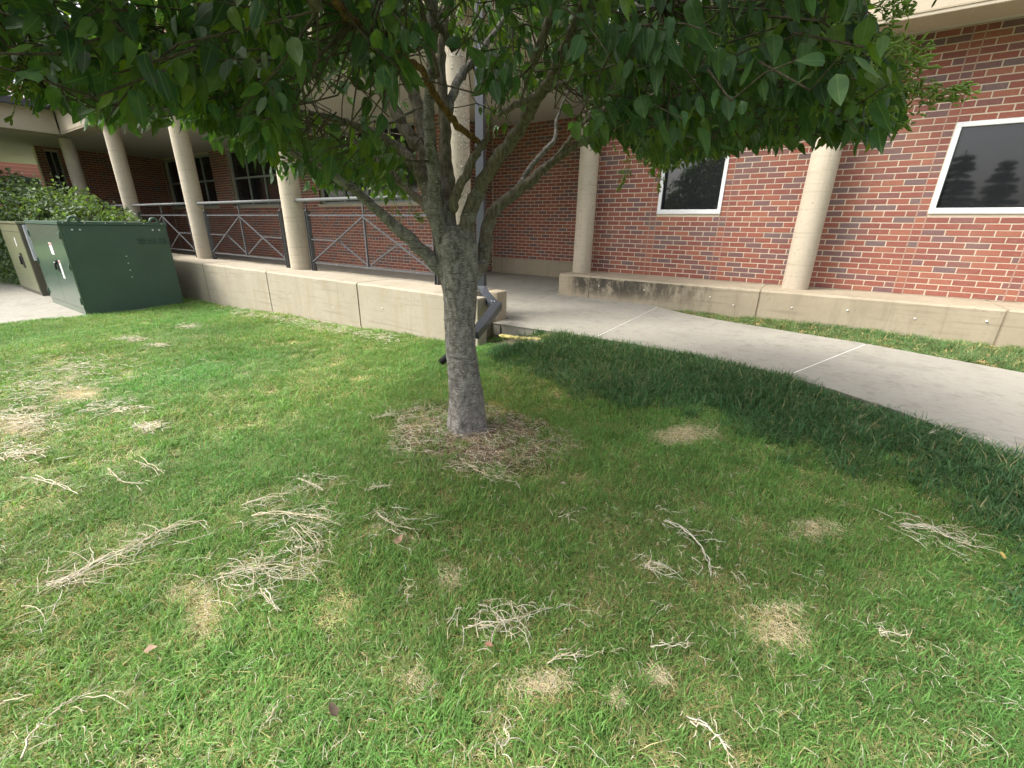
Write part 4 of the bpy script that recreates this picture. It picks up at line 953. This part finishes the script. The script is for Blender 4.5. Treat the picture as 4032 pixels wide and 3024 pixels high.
# ------------------------------------------------------------------ bush behind the cabinets
def bush(name, boxes, nl, label, size, loc):
    r = empty(name, loc, label=label, cat='bush'); P = []; Nn = []
    core = MB(loc)
    for (cx, cy, cz, rx, ry, rz) in boxes:
        k = int(nl * rx * rz / sum(b_[3] * b_[5] for b_ in boxes)); v = rng.normal(0, 1, (k, 3)); v /= np.linalg.norm(v, axis=1, keepdims=True)
        rad = rng.uniform(.72, 1.06, k) ** 1 * (1 + .13 * np.sin(v[:, 0] * 7 + cx) * np.cos(v[:, 2] * 6 + cy)); P.append(np.array((cx, cy, cz)) + v * rad[:, None] * (rx, ry, rz)); Nn.append(v)
        core.tube([(cx, cy, -.4), (cx + .05, cy, cz), (cx + .2, cy, cz + rz * .6)], [.03, .022, .008], 6)
        for q in range(14):
            a = rng.normal(0, 1, 3); a /= np.linalg.norm(a); core.tube([(cx, cy, cz - .3), np.array((cx, cy, cz)) + a * (rx, ry, rz) * .9], [.012, .004], 4, False)
    core.build('stems', M['twig'], r)
    P = np.concatenate(P); Nn = np.concatenate(Nn); ok = P[:, 2] > -.36; P = P[ok]; Nn = Nn[ok]; n = len(P)
    D = rng.normal(0, .6, (n, 3)) + Nn * .4 + (0, 0, -.45); NN = Nn + rng.normal(0, .6, (n, 3)) + (0, 0, .5); S = rng.uniform(.6, 1.25, n) * size
    g = rng.uniform(.55, 1.5, n); T = np.stack([g, g, g * .9], 1)
    me = leaves_mesh('foliage', P - np.array(loc), frames(D, NN), S, T, leaf_template(.75, 3, .1, .2, .1)); link('foliage', me, M['bushleaf'], r, kind='stuff')
bush('bush', [(-11.9, 2.95 + .45, .35, .95, .45, .90), (-12.9, 3.1, .55, 1.0, .6, 1.0), (-13.9, 2.9, .65, 1.0, .75, 1.12), (-15.0, 2.7, .6, 1.1, .8, 1.22), (-15.3, 2.3, .2, 1.2, .6, 1.0), (-16.3, 2.6, .75, 1.2, .8, 1.3), (-17.6, 2.6, .8, 1.3, .9, 1.4), (-14.9, 2.45, -.1, 1.0, .5, .5)], 26000, 'wide leafy green bush behind the utility cabinets', .078, (-14, 2.8, -.4))

# ------------------------------------------------------------------ trees across the road behind the viewer (seen mirrored in the windows)
def conifer(x, y, h, label, seed):
    rr = np.random.default_rng(seed); r = empty('conifer', (x, y, -.5), label=label, cat='tree', group='conifers behind the viewer')
    m = MB((x, y, -.5)); m.tube([(x, y, -.5), (x, y, h)], [.3, .04], 8); m.build('trunk', M['twig'], r)
    m = MB((x, y, -.5)); m.cc = (.5, .6, .5)
    z = 1.2
    while z < h:
        f = 1 - z / h; L = h * .27 * (f ** .8) * rr.uniform(.75, 1.15) + .3
        for k in range(7):
            a = rr.uniform(0, 2 * PI); dr = np.array((math.cos(a), math.sin(a), 0)); l = L * rr.uniform(.7, 1.1); sd = np.array((-dr[1], dr[0], 0))
            base = np.array((x, y, z)); tip = base + dr * l + (0, 0, -.18 * l + .12 * l * f)
            for q in range(9):
                t = (q + .5) / 9; c = base * (1 - t) + tip * t; wv = .45 * (1 - t * .75) * rr.uniform(.6, 1.2)
                for s in (-1, 1):
                    e = c + sd * s * wv + dr * .22 + (0, 0, -.16); m.add([c + dr * .1, c - dr * .08 + (0, 0, -.05), e, c + (0, 0, -.30)], [(0, 1, 2), (0, 2, 3)])
        z += rr.uniform(.28, .45)
    m.build('crown', M['bushleaf'], r, kind='stuff')
conifer(6.6, -27, 6.0, 'tall dark conifer behind the viewer, mirrored in the right window', 3)
conifer(9.3, -30, 5.6, 'shorter dark conifer behind the viewer, mirrored at the window edge', 4)
conifer(3.0, -34, 5.4, 'middle dark conifer behind the viewer across the road', 8)
m = MB((0, -38, -.5)); m.cc = (.5, .55, .5)
for k in range(2600):
    x = rng.uniform(-40, 45); zt_ = 2.6 + .8 * math.sin(x * .35) + .8 * math.sin(x * .9); z = rng.uniform(-.4, zt_); y = -38 + rng.normal(0, .8); s = .5
    c = np.array((x, y, z)); a = rng.normal(0, s, 3); b2 = rng.normal(0, s, 3); m.add([c, c + a, c + b2], [(0, 1, 2)])
m.build('treeline', M['bushleaf'], kind='stuff', label='low dark line of trees far behind the viewer', cat='trees')

# ------------------------------------------------------------------ grass
def gcol(kind):
    r = random.random()
    if kind == 'straw': return tuple(np.array((.80, .68, .42)) * random.uniform(.65, 1.1))
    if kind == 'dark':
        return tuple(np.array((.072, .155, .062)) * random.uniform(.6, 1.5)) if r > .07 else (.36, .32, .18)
    if kind == 'mixed':
        return tuple(np.array((.20, .325, .10)) * random.uniform(.7, 1.3)) if r > .20 else tuple(np.array((.42, .36, .17)) * random.uniform(.6, 1.1))
    return tuple(np.array((.155, .295, .078)) * random.uniform(.62, 1.4)) if r > .06 else tuple(np.array((.36, .33, .13)) * random.uniform(.6, 1))
def tuft(kind, nb, rad, h, wd, lean):
    m = MB()
    for _ in range(nb):
        a = random.uniform(0, 2 * PI); r = rad * math.sqrt(random.random()); x, y = r * math.cos(a), r * math.sin(a)
        hh = h * random.uniform(.45, 1.2); fa = random.uniform(0, 2 * PI); ln = lean * random.uniform(.2, 1.3); d = np.array((math.cos(fa), math.sin(fa), 0)); s = np.array((-d[1], d[0], 0)) * wd * random.uniform(.6, 1.2) / 2
        b0 = np.array((x, y, -.006)); p1 = b0 + d * ln * hh * .35 + (0, 0, hh * .55); p2 = b0 + d * ln * hh + (0, 0, hh * (1 - .35 * min(ln, 1.4)))
        m.cc = gcol(kind); m.add([b0 - s, b0 + s, p1 + s * .8, p1 - s * .8, p2], [(0, 1, 2, 3), (3, 2, 4)])
    me = m.mesh('tuft_' + kind); me.materials.append(M['grass']); return me
gc = bpy.data.collections.new('grass_tufts')
specs = [('green', 36, .05, .056, .0033, 1.1)] * 4 + [('mixed', 38, .05, .042, .0030, 1.4)] * 4 + [('dark', 34, .05, .10, .0044, 1.0)] * 3 + [('straw', 46, .05, .016, .0020, 4.0)] * 2
for i, s in enumerate(specs):
    o = bpy.data.objects.new('tuft_%02d' % i, tuft(*s)); gc.objects.link(o)
def inpoly(X, Y, poly):
    c = np.zeros(X.shape, bool); n = len(poly)
    for i in range(n):
        x0, y0 = poly[i]; x1, y1 = poly[i - 1]
        k = ((y0 > Y) != (y1 > Y)); c ^= k & (X < (x1 - x0) * (Y - y0) / ((y1 - y0) if y1 != y0 else 1e-9) + x0)
    return c
def vnoise(X, Y, s, seed):
    a = np.random.default_rng(seed); o = 0
    for k in range(6):
        th = a.uniform(0, 2 * PI); f = s * a.uniform(.6, 1.7); o = o + np.sin((X * math.cos(th) + Y * math.sin(th)) * f + a.uniform(0, 6))
    return o / 6
walkpoly = [p for p in SLABS]
PATCH = []                                     # dead thatch patches: centre, radii
for px_, py_, rx_, ry_ in ((800, 2440, 110, 110), (1770, 2290, 60, 45), (3070, 2520, 120, 85), (3200, 2100, 95, 50), (2200, 2700, 90, 40), (2090, 2690, 90, 40), (1640, 2690, 75, 40), (2420, 2760, 30, 30), (2590, 2680, 40, 30), (2120, 2720, 100, 30), (60, 1680, 90, 60), (300, 1560, 110, 40), (2700, 1720, 130, 45), (740, 2330, 120, 50), (3090, 2410, 70, 18)):
    c = at_z(px_, py_, -.15); e = at_z(px_ + rx_, py_, -.15); f = at_z(px_, py_ + ry_, -.15); zz = gz1(c[0], c[1]); c = at_z(px_, py_, zz); e = at_z(px_ + rx_, py_, zz); f = at_z(px_, py_ + ry_, zz)
    PATCH.append((c[:2], (e - c)[:2], (f - c)[:2]))
def patchval(X, Y):
    v = np.zeros(X.shape)
    for c, e, f in PATCH:
        Mx = np.linalg.inv(np.array([e, f]).T); u = Mx[0, 0] * (X - c[0]) + Mx[0, 1] * (Y - c[1]); w2 = Mx[1, 0] * (X - c[0]) + Mx[1, 1] * (Y - c[1])
        v = np.maximum(v, 1 - (u * u + w2 * w2) + .25 * vnoise(X, Y, 40, 3))
    return v
pts = []
def sample(x0, x1, y0, y1, dens):
    n = int((x1 - x0) * (y1 - y0) * dens); return rng.uniform(x0, x1, n), rng.uniform(y0, y1, n)
GX = []; GY = []; GS = []
for (x0, x1, y0, y1, dn, sc) in ((-2.6, 2.0, -.3, 2.4, 1500, 1.0), (-3.4, 2.0, 2.4, 4.2, 900, 1.15), (-9.3, -2.6, -.4, 2.4, 480, 1.45), (-9.3, -3.4, 2.4, 3.6, 480, 1.45), (-11.3, -9.2, 3.2, 3.6, 300, 1.4), (-1.8, 3.6, 4.2, 6.35, 300, 1.0), (-9.1, 2.0, -2.2, 2.6, 330, 1.7)):
    X, Y = sample(x0, x1, y0, y1, dn); GX.append(X); GY.append(Y); GS.append(np.full(len(X), sc))
GX = np.concatenate(GX); GY = np.concatenate(GY); GS = np.concatenate(GS)
ok = np.ones(len(GX), bool)
for s_ in SLABS: ok &= ~inpoly(GX, GY, s_)
ok &= ~((GX < -2.79) & (GY > 3.515)); ok &= ~((GY > 6.34)); ok &= np.hypot(GX - TB[0], GY - TB[1]) > .11
strip_zone = GY > 4.3 - .0
back = (GX > -1.9) & (GY > 4.9) & ~inpoly(GX, GY, [(-3, 3.5), (2, 3.5), (2, 4.4), (-3, 4.4)])
ok &= ~((GY > 4.0) & ~back & (GX < 1.9)); ok &= ~((GX < -1.35) & (GY > 4.3))
soil = 1 - np.hypot((GX - SOIL[0]) / .60, (GY - SOIL[1]) / .44) + .35 * vnoise(GX, GY, 14, 5)
ok &= ~((soil > 0) & (rng.random(len(GX)) > .16))
dirt = 1 - np.hypot((GX + 2.45) / .42, (GY - 3.76) / .16) + .3 * vnoise(GX, GY, 20, 9); ok &= ~(dirt > 0)
x, y, z = prj(np.stack([GX, GY, gz(GX, GY)], 1)); infr = (z > 0) & (x > -250) & (x < 4280) & (y < 3300); ok &= infr | (GS == 1.7)
ok &= ~((GS == 1.7) & infr); GX, GY, GS = GX[ok], GY[ok], GS[ok]; gzv = gz(GX, GY); n = len(GX); r_ = rng.random(n)
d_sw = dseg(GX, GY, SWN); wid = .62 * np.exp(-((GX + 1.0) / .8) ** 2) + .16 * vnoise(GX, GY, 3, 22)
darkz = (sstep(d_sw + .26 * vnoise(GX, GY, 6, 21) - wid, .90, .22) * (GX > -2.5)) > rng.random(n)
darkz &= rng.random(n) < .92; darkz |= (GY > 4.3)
pv = patchval(GX, GY); mixn = .5 + .5 * vnoise(GX, GY, 2.6, 33) + .35 * vnoise(GX, GY, 9, 34)
leftzone = sstep(-GX, 3.0, 5.5) * sstep(GY, 3.4, 1.2); kind = np.where(r_ < .34 + .75 * (mixn - .5) + .25 * sstep(1.6 - GY, 0, 1.2) - .35 * leftzone, 1, 0)
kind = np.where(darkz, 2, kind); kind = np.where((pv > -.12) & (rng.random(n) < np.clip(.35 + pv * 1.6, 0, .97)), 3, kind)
bare = np.clip(vnoise(GX, GY, 4.5, 77) - .18, 0, 1) * 1.1 * (sstep(1.35 - GY, -.2, .9) + .9 * leftzone)
spk = (rng.random(n) < .03 + .95 * bare + .10 * leftzone * np.clip(mixn, 0, 1)) & (kind < 2); kind = np.where(spk, 3, kind)
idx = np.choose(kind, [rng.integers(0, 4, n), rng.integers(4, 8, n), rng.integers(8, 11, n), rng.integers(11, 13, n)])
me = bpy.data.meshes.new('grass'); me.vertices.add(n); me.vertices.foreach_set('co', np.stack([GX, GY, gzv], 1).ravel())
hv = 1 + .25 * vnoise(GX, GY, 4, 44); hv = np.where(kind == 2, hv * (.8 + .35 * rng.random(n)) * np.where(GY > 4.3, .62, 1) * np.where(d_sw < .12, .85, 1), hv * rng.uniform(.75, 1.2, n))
scl = np.stack([GS * rng.uniform(.85, 1.2, n), GS * rng.uniform(.85, 1.2, n), hv * np.where(GS > 1.3, 1.05, 1)], 1)
rot = np.stack([rng.normal(0, .1, n), rng.normal(0, .1, n), rng.uniform(0, 2 * PI, n)], 1)
tone = rng.uniform(.8, 1.2, n) * (1 + .22 * vnoise(GX, GY, 1.9, 51) + .12 * vnoise(GX, GY, 7, 52)) * np.where(GY > 4.3, 1.45, 1); yel = np.where(GY > 4.3, 1.35, 1) + .22 * vnoise(GX, GY, 2.2, 61) - .03 * leftzone
for nm, typ, dat in (('idx', 'INT', idx.astype(np.int32)), ('rot', 'FLOAT_VECTOR', rot), ('scl', 'FLOAT_VECTOR', scl)):
    a = me.attributes.new(nm, typ, 'POINT'); a.data.foreach_set('value' if typ == 'INT' else 'vector', dat.ravel())
a = me.attributes.new('tone', 'FLOAT_VECTOR', 'POINT'); a.data.foreach_set('vector', np.stack([tone * yel, tone, tone * .95], 1).ravel()); me.update()
grass = link('grass', me, kind='stuff', label='short green lawn with dry thatch and a darker tall band along the path', cat='grass')
ng = bpy.data.node_groups.new('grass_scatter', 'GeometryNodeTree'); ng.interface.new_socket('Geometry', in_out='INPUT', socket_type='NodeSocketGeometry'); ng.interface.new_socket('Geometry', in_out='OUTPUT', socket_type='NodeSocketGeometry')
gi = ng.nodes.new('NodeGroupInput'); go = ng.nodes.new('NodeGroupOutput'); ip = ng.nodes.new('GeometryNodeInstanceOnPoints'); ci = ng.nodes.new('GeometryNodeCollectionInfo')
ci.inputs['Collection'].default_value = gc; ci.inputs['Separate Children'].default_value = True; ci.inputs['Reset Children'].default_value = True
def named(nm, dt):
    q = ng.nodes.new('GeometryNodeInputNamedAttribute'); q.data_type = dt; q.inputs['Name'].default_value = nm
    return [s for s in q.outputs if s.enabled and s.name == 'Attribute'][0]
e2r = ng.nodes.new('FunctionNodeEulerToRotation')
ng.links.new(named('rot', 'FLOAT_VECTOR'), e2r.inputs[0]); ng.links.new(e2r.outputs[0], ip.inputs['Rotation']); ng.links.new(named('scl', 'FLOAT_VECTOR'), ip.inputs['Scale']); ng.links.new(named('idx', 'INT'), ip.inputs['Instance Index'])
ip.inputs['Pick Instance'].default_value = True
ng.links.new(gi.outputs[0], ip.inputs['Points']); ng.links.new(ci.outputs[0], ip.inputs['Instance']); ng.links.new(ip.outputs[0], go.inputs[0])
md = grass.modifiers.new('scatter', 'NODES'); md.node_group = ng
print('tufts', n)

# ------------------------------------------------------------------ straw, dead runners and litter on the lawn
def sc_col(): g = random.uniform(.75, 1.15); return tuple(np.array(random.choice([(.74, .66, .49), (.64, .55, .37), (.78, .72, .60)])) * g)
def strand(m, p, ang, L, r, curve, lift=.012, branch=0, bow=.006):
    r = r * .8
    P = []; n = 6; x, y = p[0], p[1]; a = ang
    for i in range(n):
        P.append((x, y, gz1(x, y) + lift + bow * math.sin(PI * i / (n - 1)) + random.uniform(0, .004))); a += curve / n + random.gauss(0, .12); x += L / n * math.cos(a); y += L / n * math.sin(a)
    m.cc = sc_col(); vs = []; o0, o1, o2 = m.o
    for i, (px0, py0, pz0) in enumerate(P):
        j_ = min(i, n - 2); tx_, ty_ = P[j_ + 1][0] - P[j_][0], P[j_ + 1][1] - P[j_][1]; q_ = math.hypot(tx_, ty_) + 1e-9; rr = r * (1, 1, .9, .8, .6, .3)[i]; ux, uy = -ty_ / q_ * rr, tx_ / q_ * rr
        vs += [(px0 + ux - o0, py0 + uy - o1, pz0 - o2), (px0 - ux - o0, py0 - uy - o1, pz0 - o2), (px0 - o0, py0 - o1, pz0 + 1.1 * rr - o2)]
    k0 = len(m.v); m.v += vs; m.c += [m.cc] * 18
    for i in range(n - 1):
        a_ = k0 + i * 3; m.f += [(a_ + 1, a_ + 4, a_ + 5, a_ + 2), (a_ + 2, a_ + 5, a_ + 3, a_), (a_, a_ + 3, a_ + 4, a_ + 1)]; m.sm += [True] * 3
    for _ in range(branch):
        q = P[random.randint(1, n - 2)]; strand(m, q, ang + random.choice((-1, 1)) * random.uniform(.3, 1.1), L * random.uniform(.25, .6), r * .7, random.uniform(-.8, .8), lift + random.uniform(0, .012))
def px_ground(x, y):
    z = -.15
    for _ in range(4): p = at_z(x, y, z); z = gz1(p[0], p[1])
    return np.array((p[0], p[1], z))
def runner(pix, label, r=.0022, twigs=10, tl=.06, name='dead_runner', cat='dead grass', bundle=1):
    spread = .055 if twigs >= 20 else .015; twigs = int(twigs * (2.4 if twigs >= 20 else 1.2))
    G = [px_ground(*q) for q in pix]; m = MB(G[0])
    for b_ in range(bundle):
        off = np.array((random.gauss(0, .008), random.gauss(0, .008), 0)) if b_ else np.zeros(3)
        P = catmull([(*(g + off + (0, 0, .034 + .012 * random.random())), 0) for g in G], 4); m.cc = sc_col(); N_ = len(P)
        m.tube([np.array(q[:3]) + rng.normal(0, .003, 3) for q in P], [r * .72 * (1 - .6 * i / N_) for i in range(N_)], 5, False)
    for _ in range(twigs):
        q = P[random.randint(0, N_ - 2)]; q = (q[0] + random.gauss(0, spread), q[1] + random.gauss(0, spread), q[2]); t = P[min(N_ - 1, 2)][:2] - P[0][:2]; a0 = math.atan2(*(G[-1] - G[0])[1::-1]); strand(m, q, a0 + random.gauss(0, 1.15), tl * random.uniform(.3, 1.5), r * .5, random.uniform(-1.6, 1.6), .036, 1)
    m.build(name, M['straw'], label=label, cat=cat)
RUN = [
 ([(0, 2840), (130, 2800), (300, 2770), (420, 2772)][:0] or [(-30, 2850), (40, 2812), (150, 2778)], 'pale dead runner cut by the left edge near the bottom corner', .003, 4, .05, 2),
 ([(110, 3030), (150, 2940), (230, 2850), (300, 2795), (350, 2780), (440, 2790), (535, 2828)], 'long curved pale runner in the bottom left corner', .003, 10, .07, 1),
 ([(210, 2330), (300, 2300), (400, 2240), (500, 2200), (560, 2170)], 'dense comb of straw left of the lawn, thickest of all', .0028, 26, .16, 6),
 ([(560, 2170), (640, 2130), (720, 2090), (800, 2085)], 'forked straw branch continuing up from the dense comb', .0026, 18, .10, 3),
 ([(1840, 2500), (1950, 2490), (2040, 2470), (2170, 2420)], 'pale branching runner low in the middle of the lawn', .0028, 26, .08, 2),
 ([(2610, 2080), (2680, 2110), (2740, 2170), (2780, 2240), (2790, 2300)], 'curved frayed runner right of the middle', .0026, 20, .05, 2),
 ([(3540, 2100), (3640, 2105), (3720, 2140), (3820, 2180)], 'broom shaped straw piece at the right', .0028, 22, .08, 5),
 ([(2160, 2650), (2230, 2615), (2300, 2625)], 'small arched runner above the bottom thatch patches', .0026, 8, .05, 2),
 ([(2560, 2580), (2620, 2575), (2710, 2580)], 'thin forked runner right of the bottom middle', .0024, 10, .05, 1),
 ([(2690, 2860), (2770, 2890), (2830, 2960), (2860, 3000)], 'stout pale runner at the bottom right of the middle', .003, 10, .05, 2),
 ([(3450, 2530), (3560, 2535)], 'short forked straw near the right edge', .0024, 9, .05, 2),
 ([(1050, 2900), (1080, 2850), (1095, 2820)], 'upright sliver of straw low on the left', .0022, 6, .04, 2),
 ([(1960, 2990), (2000, 2940), (1985, 2910)], 'bleached spiky sprig at the very bottom', .0024, 8, .05, 2),
 ([(3650, 1730), (3700, 1705), (3765, 1690)], 'bent yellow stalk on the dark grass by the path', .0026, 6, .05, 2),
 ([(3830, 1740), (3880, 1760), (3930, 1830)], 'yellow stalk in the dark grass at the right edge', .0022, 6, .05, 1),
 ([(1850, 1850), (1900, 1890), (1960, 1905), (2000, 1880)], 'curly root tangle at the foot of the soil ring', .0024, 20, .07, 2),
 ([(150, 1900), (230, 1930), (320, 1970)], 'zigzag dead runner on the upper left lawn', .0028, 14, .08, 2),
 ([(560, 1830), (620, 1860), (650, 1890)], 'small bleached twig fan on the upper left lawn', .0026, 12, .07, 2),
 ([(430, 1870), (480, 1920), (560, 1930)], 'branched runner beside the small twig fan', .0026, 12, .08, 2),
 ([(960, 2020), (1060, 1990), (1120, 1980)], 'feathery straw strip pointing right', .0024, 16, .08, 2),
 ([(1180, 1910), (1230, 1930), (1280, 1960)], 'upper tip of the big straw tangle', .0024, 24, .08, 2),
 ([(1000, 2060), (1100, 2050), (1200, 2060), (1290, 2080)], 'wide middle strand of the big straw tangle', .0026, 34, .10, 3),
 ([(1180, 2100), (1230, 2150), (1260, 2190)], 'lower clump of the big straw tangle', .0026, 26, .09, 3),
 ([(870, 2300), (960, 2270), (1060, 2260), (1150, 2270)], 'wide radiating spray of straw left of the middle', .0026, 44, .13, 3),
 ([(1050, 2350), (1080, 2400), (1110, 2440)], 'bleached sprig below the radiating spray', .0028, 14, .07, 2),
 ([(1490, 2050), (1550, 2090), (1620, 2110)], 'open forked straw left of the trunk foot', .0024, 22, .09, 2),
 ([(2560, 2240), (2550, 2270), (2600, 2280)], 'small dead tuft like a fan, right of the middle', .0026, 16, .09, 2),
 ([(1440, 1960), (1480, 1950), (1530, 1940)], 'short dead twig just below left of the soil ring', .0024, 12, .06, 2),
 ([(1470, 1670), (1530, 1650), (1560, 1640)], 'straw bits at the left rim of the soil ring', .0024, 18, .09, 2),
 ([(2200, 2070), (2230, 2050), (2240, 2090)], 'small straw hook in the middle of the lawn', .0022, 8, .04, 1),
 ([(1640, 2330), (1600, 2360), (1620, 2385)], 'small looped straw left of the middle', .0022, 8, .04, 1)]
for pix, lab, r, tn, tl, bd in RUN: runner(pix, lab, r, tn, tl, bundle=bd)
# thatch mats lying in the dead patches, and loose litter
litter = MB((-2, 1, -.15)); nl_ = 0
for c, e, f in PATCH:
    area = abs(e[0] * f[1] - e[1] * f[0]); k = int(min(1300, max(160, area * 42000)))
    for _ in range(k):
        a = random.uniform(0, 2 * PI); r = math.sqrt(random.random()) * (1 + .28 * math.sin(2 * a + c[0] * 9) + .2 * math.sin(5 * a + c[1] * 7)); p = c + e * r * math.cos(a) + f * r * math.sin(a); strand(litter, p, random.uniform(0, 2 * PI), random.uniform(.02, .05), .0007, random.uniform(-1.2, 1.2), .010 + .014 * random.random(), 0, .002); litter.c[-18:] = [tuple(np.array((.86, .74, .48)) * random.uniform(.7, 1.15))] * 18
k = 0
while k < 1500:
    xx = random.uniform(-60, 4090); yy = 1220 + 1850 * random.random() ** .8; p = px_ground(xx, yy)
    if not (-9.1 < p[0] < 1.6) or (p[1] > 3.5 and p[0] < -2.7) or dseg(p[0], p[1], SWN) < .15 or p[1] > 3.75: continue
    left = sstep(-p[0], 1.0, 4.5); pr = .06 + .75 * (.5 + .5 * float(vnoise(np.array(p[0]), np.array(p[1]), 2.6, 33))) * (.45 + left)
    if random.random() > pr: continue
    k += 1; near = np.linalg.norm(p[:2]); strand(litter, p, random.uniform(0, 2 * PI), random.uniform(.015, .06) * (1 + left), .0007 + .0003 * near * .5, random.uniform(-1.4, 1.4), .028, 1 if random.random() < .4 else 0)
for k in range(520):                              # windrow of clippings along the parapet and on the far left lawn
    t__ = random.random(); xx = 900 + 650 * t__ + random.gauss(0, 25); yy = 1225 + 120 * t__ + random.gauss(0, 9); p = px_ground(xx, yy)
    if p[1] < 3.5: strand(litter, p, random.uniform(0, 2 * PI), random.uniform(.04, .12), .0032, random.uniform(-1.4, 1.4), .03)
for cx_, cy_, rx_, ry_, kk_ in ((740, 1295, 50, 9, 90), (520, 1345, 50, 10, 80), (620, 1372, 40, 8, 50), (300, 1460, 190, 45, 260), (200, 1540, 180, 50, 300), (130, 1660, 120, 60, 260), (600, 1700, 50, 18, 90), (80, 1800, 110, 30, 120), (460, 1620, 140, 30, 110)):
    for _ in range(kk_):
        p = px_ground(cx_ + random.gauss(0, rx_ * .6), cy_ + random.gauss(0, ry_ * .6))
        if p[0] > -9.0 and p[1] < 3.5: strand(litter, p, random.uniform(0, 2 * PI), random.uniform(.04, .13), .0026, random.uniform(-1.4, 1.4), .034)
litter.build('straw_litter', M['straw'], kind='stuff', label='loose pale straw and clippings strewn over the lawn', cat='straw')
mul_ = MB((SOIL[0], SOIL[1], -.15))
for k in range(2600):
    a = random.uniform(0, 2 * PI); r = random.random() ** .6 * (1 + .12 * math.sin(3 * a)); p = (SOIL[0] + .62 * r * math.cos(a), SOIL[1] + .46 * r * math.sin(a))
    if math.hypot(p[0] - TB[0], p[1] - TB[1]) < .10: continue
    strand(mul_, p, random.uniform(0, 2 * PI), random.uniform(.03, .09), random.uniform(.0009, .0019), random.uniform(-1, 1), .004 + .02 * random.random())
    if random.random() < (.22 if (p[0] < TB[0] and p[1] < TB[1] + .15) else .6): 
        mul_.c[-18:] = [tuple(np.array(random.choice([(.40, .28, .18), (.30, .21, .14), (.50, .39, .27), (.56, .46, .33)])) * random.uniform(.7, 1.1))] * 18
mul_.build('mulch', M['straw'], kind='stuff', label='brown and straw coloured mulch ring around the foot of the trunk', cat='mulch')
# fallen leaves
def fallen(px_, py_, s, c, label):
    g = px_ground(px_, py_); D = np.array([[math.cos(px_), math.sin(px_), .1]]); Nn = np.array([[.2, .1, 1.]])
    me = leaves_mesh('fallen_leaf', np.array([[0, 0, 0.]]), frames(D, Nn), np.array([s]), np.array([c]), leaf_template(.6, 7, .5, .35, -.2)); link('fallen_leaf', me, M['deadleaf'], None, g + (0, 0, .045), label=label, cat='leaf')
m, t, b = mat('dead_leaf', rough=.7, spec=.2); a = attr(t); t.links.new(a.outputs['Color'], b.inputs['Base Color']); M['deadleaf'] = m
for px_, py_, s, c, lab in ((1560, 2180, .07, (.40, .27, .17), 'curled brown leaf left of the middle of the lawn'), (2085, 1690, .06, (.36, .23, .16), 'pink brown leaf on the mulch right of the trunk'), (3935, 2238, .05, (.50, .38, .12), 'small yellow leaf at the right edge of the lawn'), (3580, 2045, .05, (.42, .2, .09), 'orange brown leaf above the broom shaped straw'), (1335, 2870, .06, (.13, .1, .07), 'dark narrow leaf low on the left'), (585, 2605, .06, (.36, .25, .17), 'brown leaf in the lower left lawn'), (2205, 1932, .06, (.45, .38, .28), 'pale tan leaf right below the soil ring'), (2545, 1510, .05, (.75, .78, .8), 'white scrap lying on the dark grass mound'), (2500, 1387, .04, (.75, .75, .72), 'tiny white scrap on top of the grass mound'), (1910, 2575, .05, (.4, .22, .15), 'red brown leaf under the pale branching runner')):
    fallen(px_, py_, s * .68, tuple(q * .8 for q in c), lab)
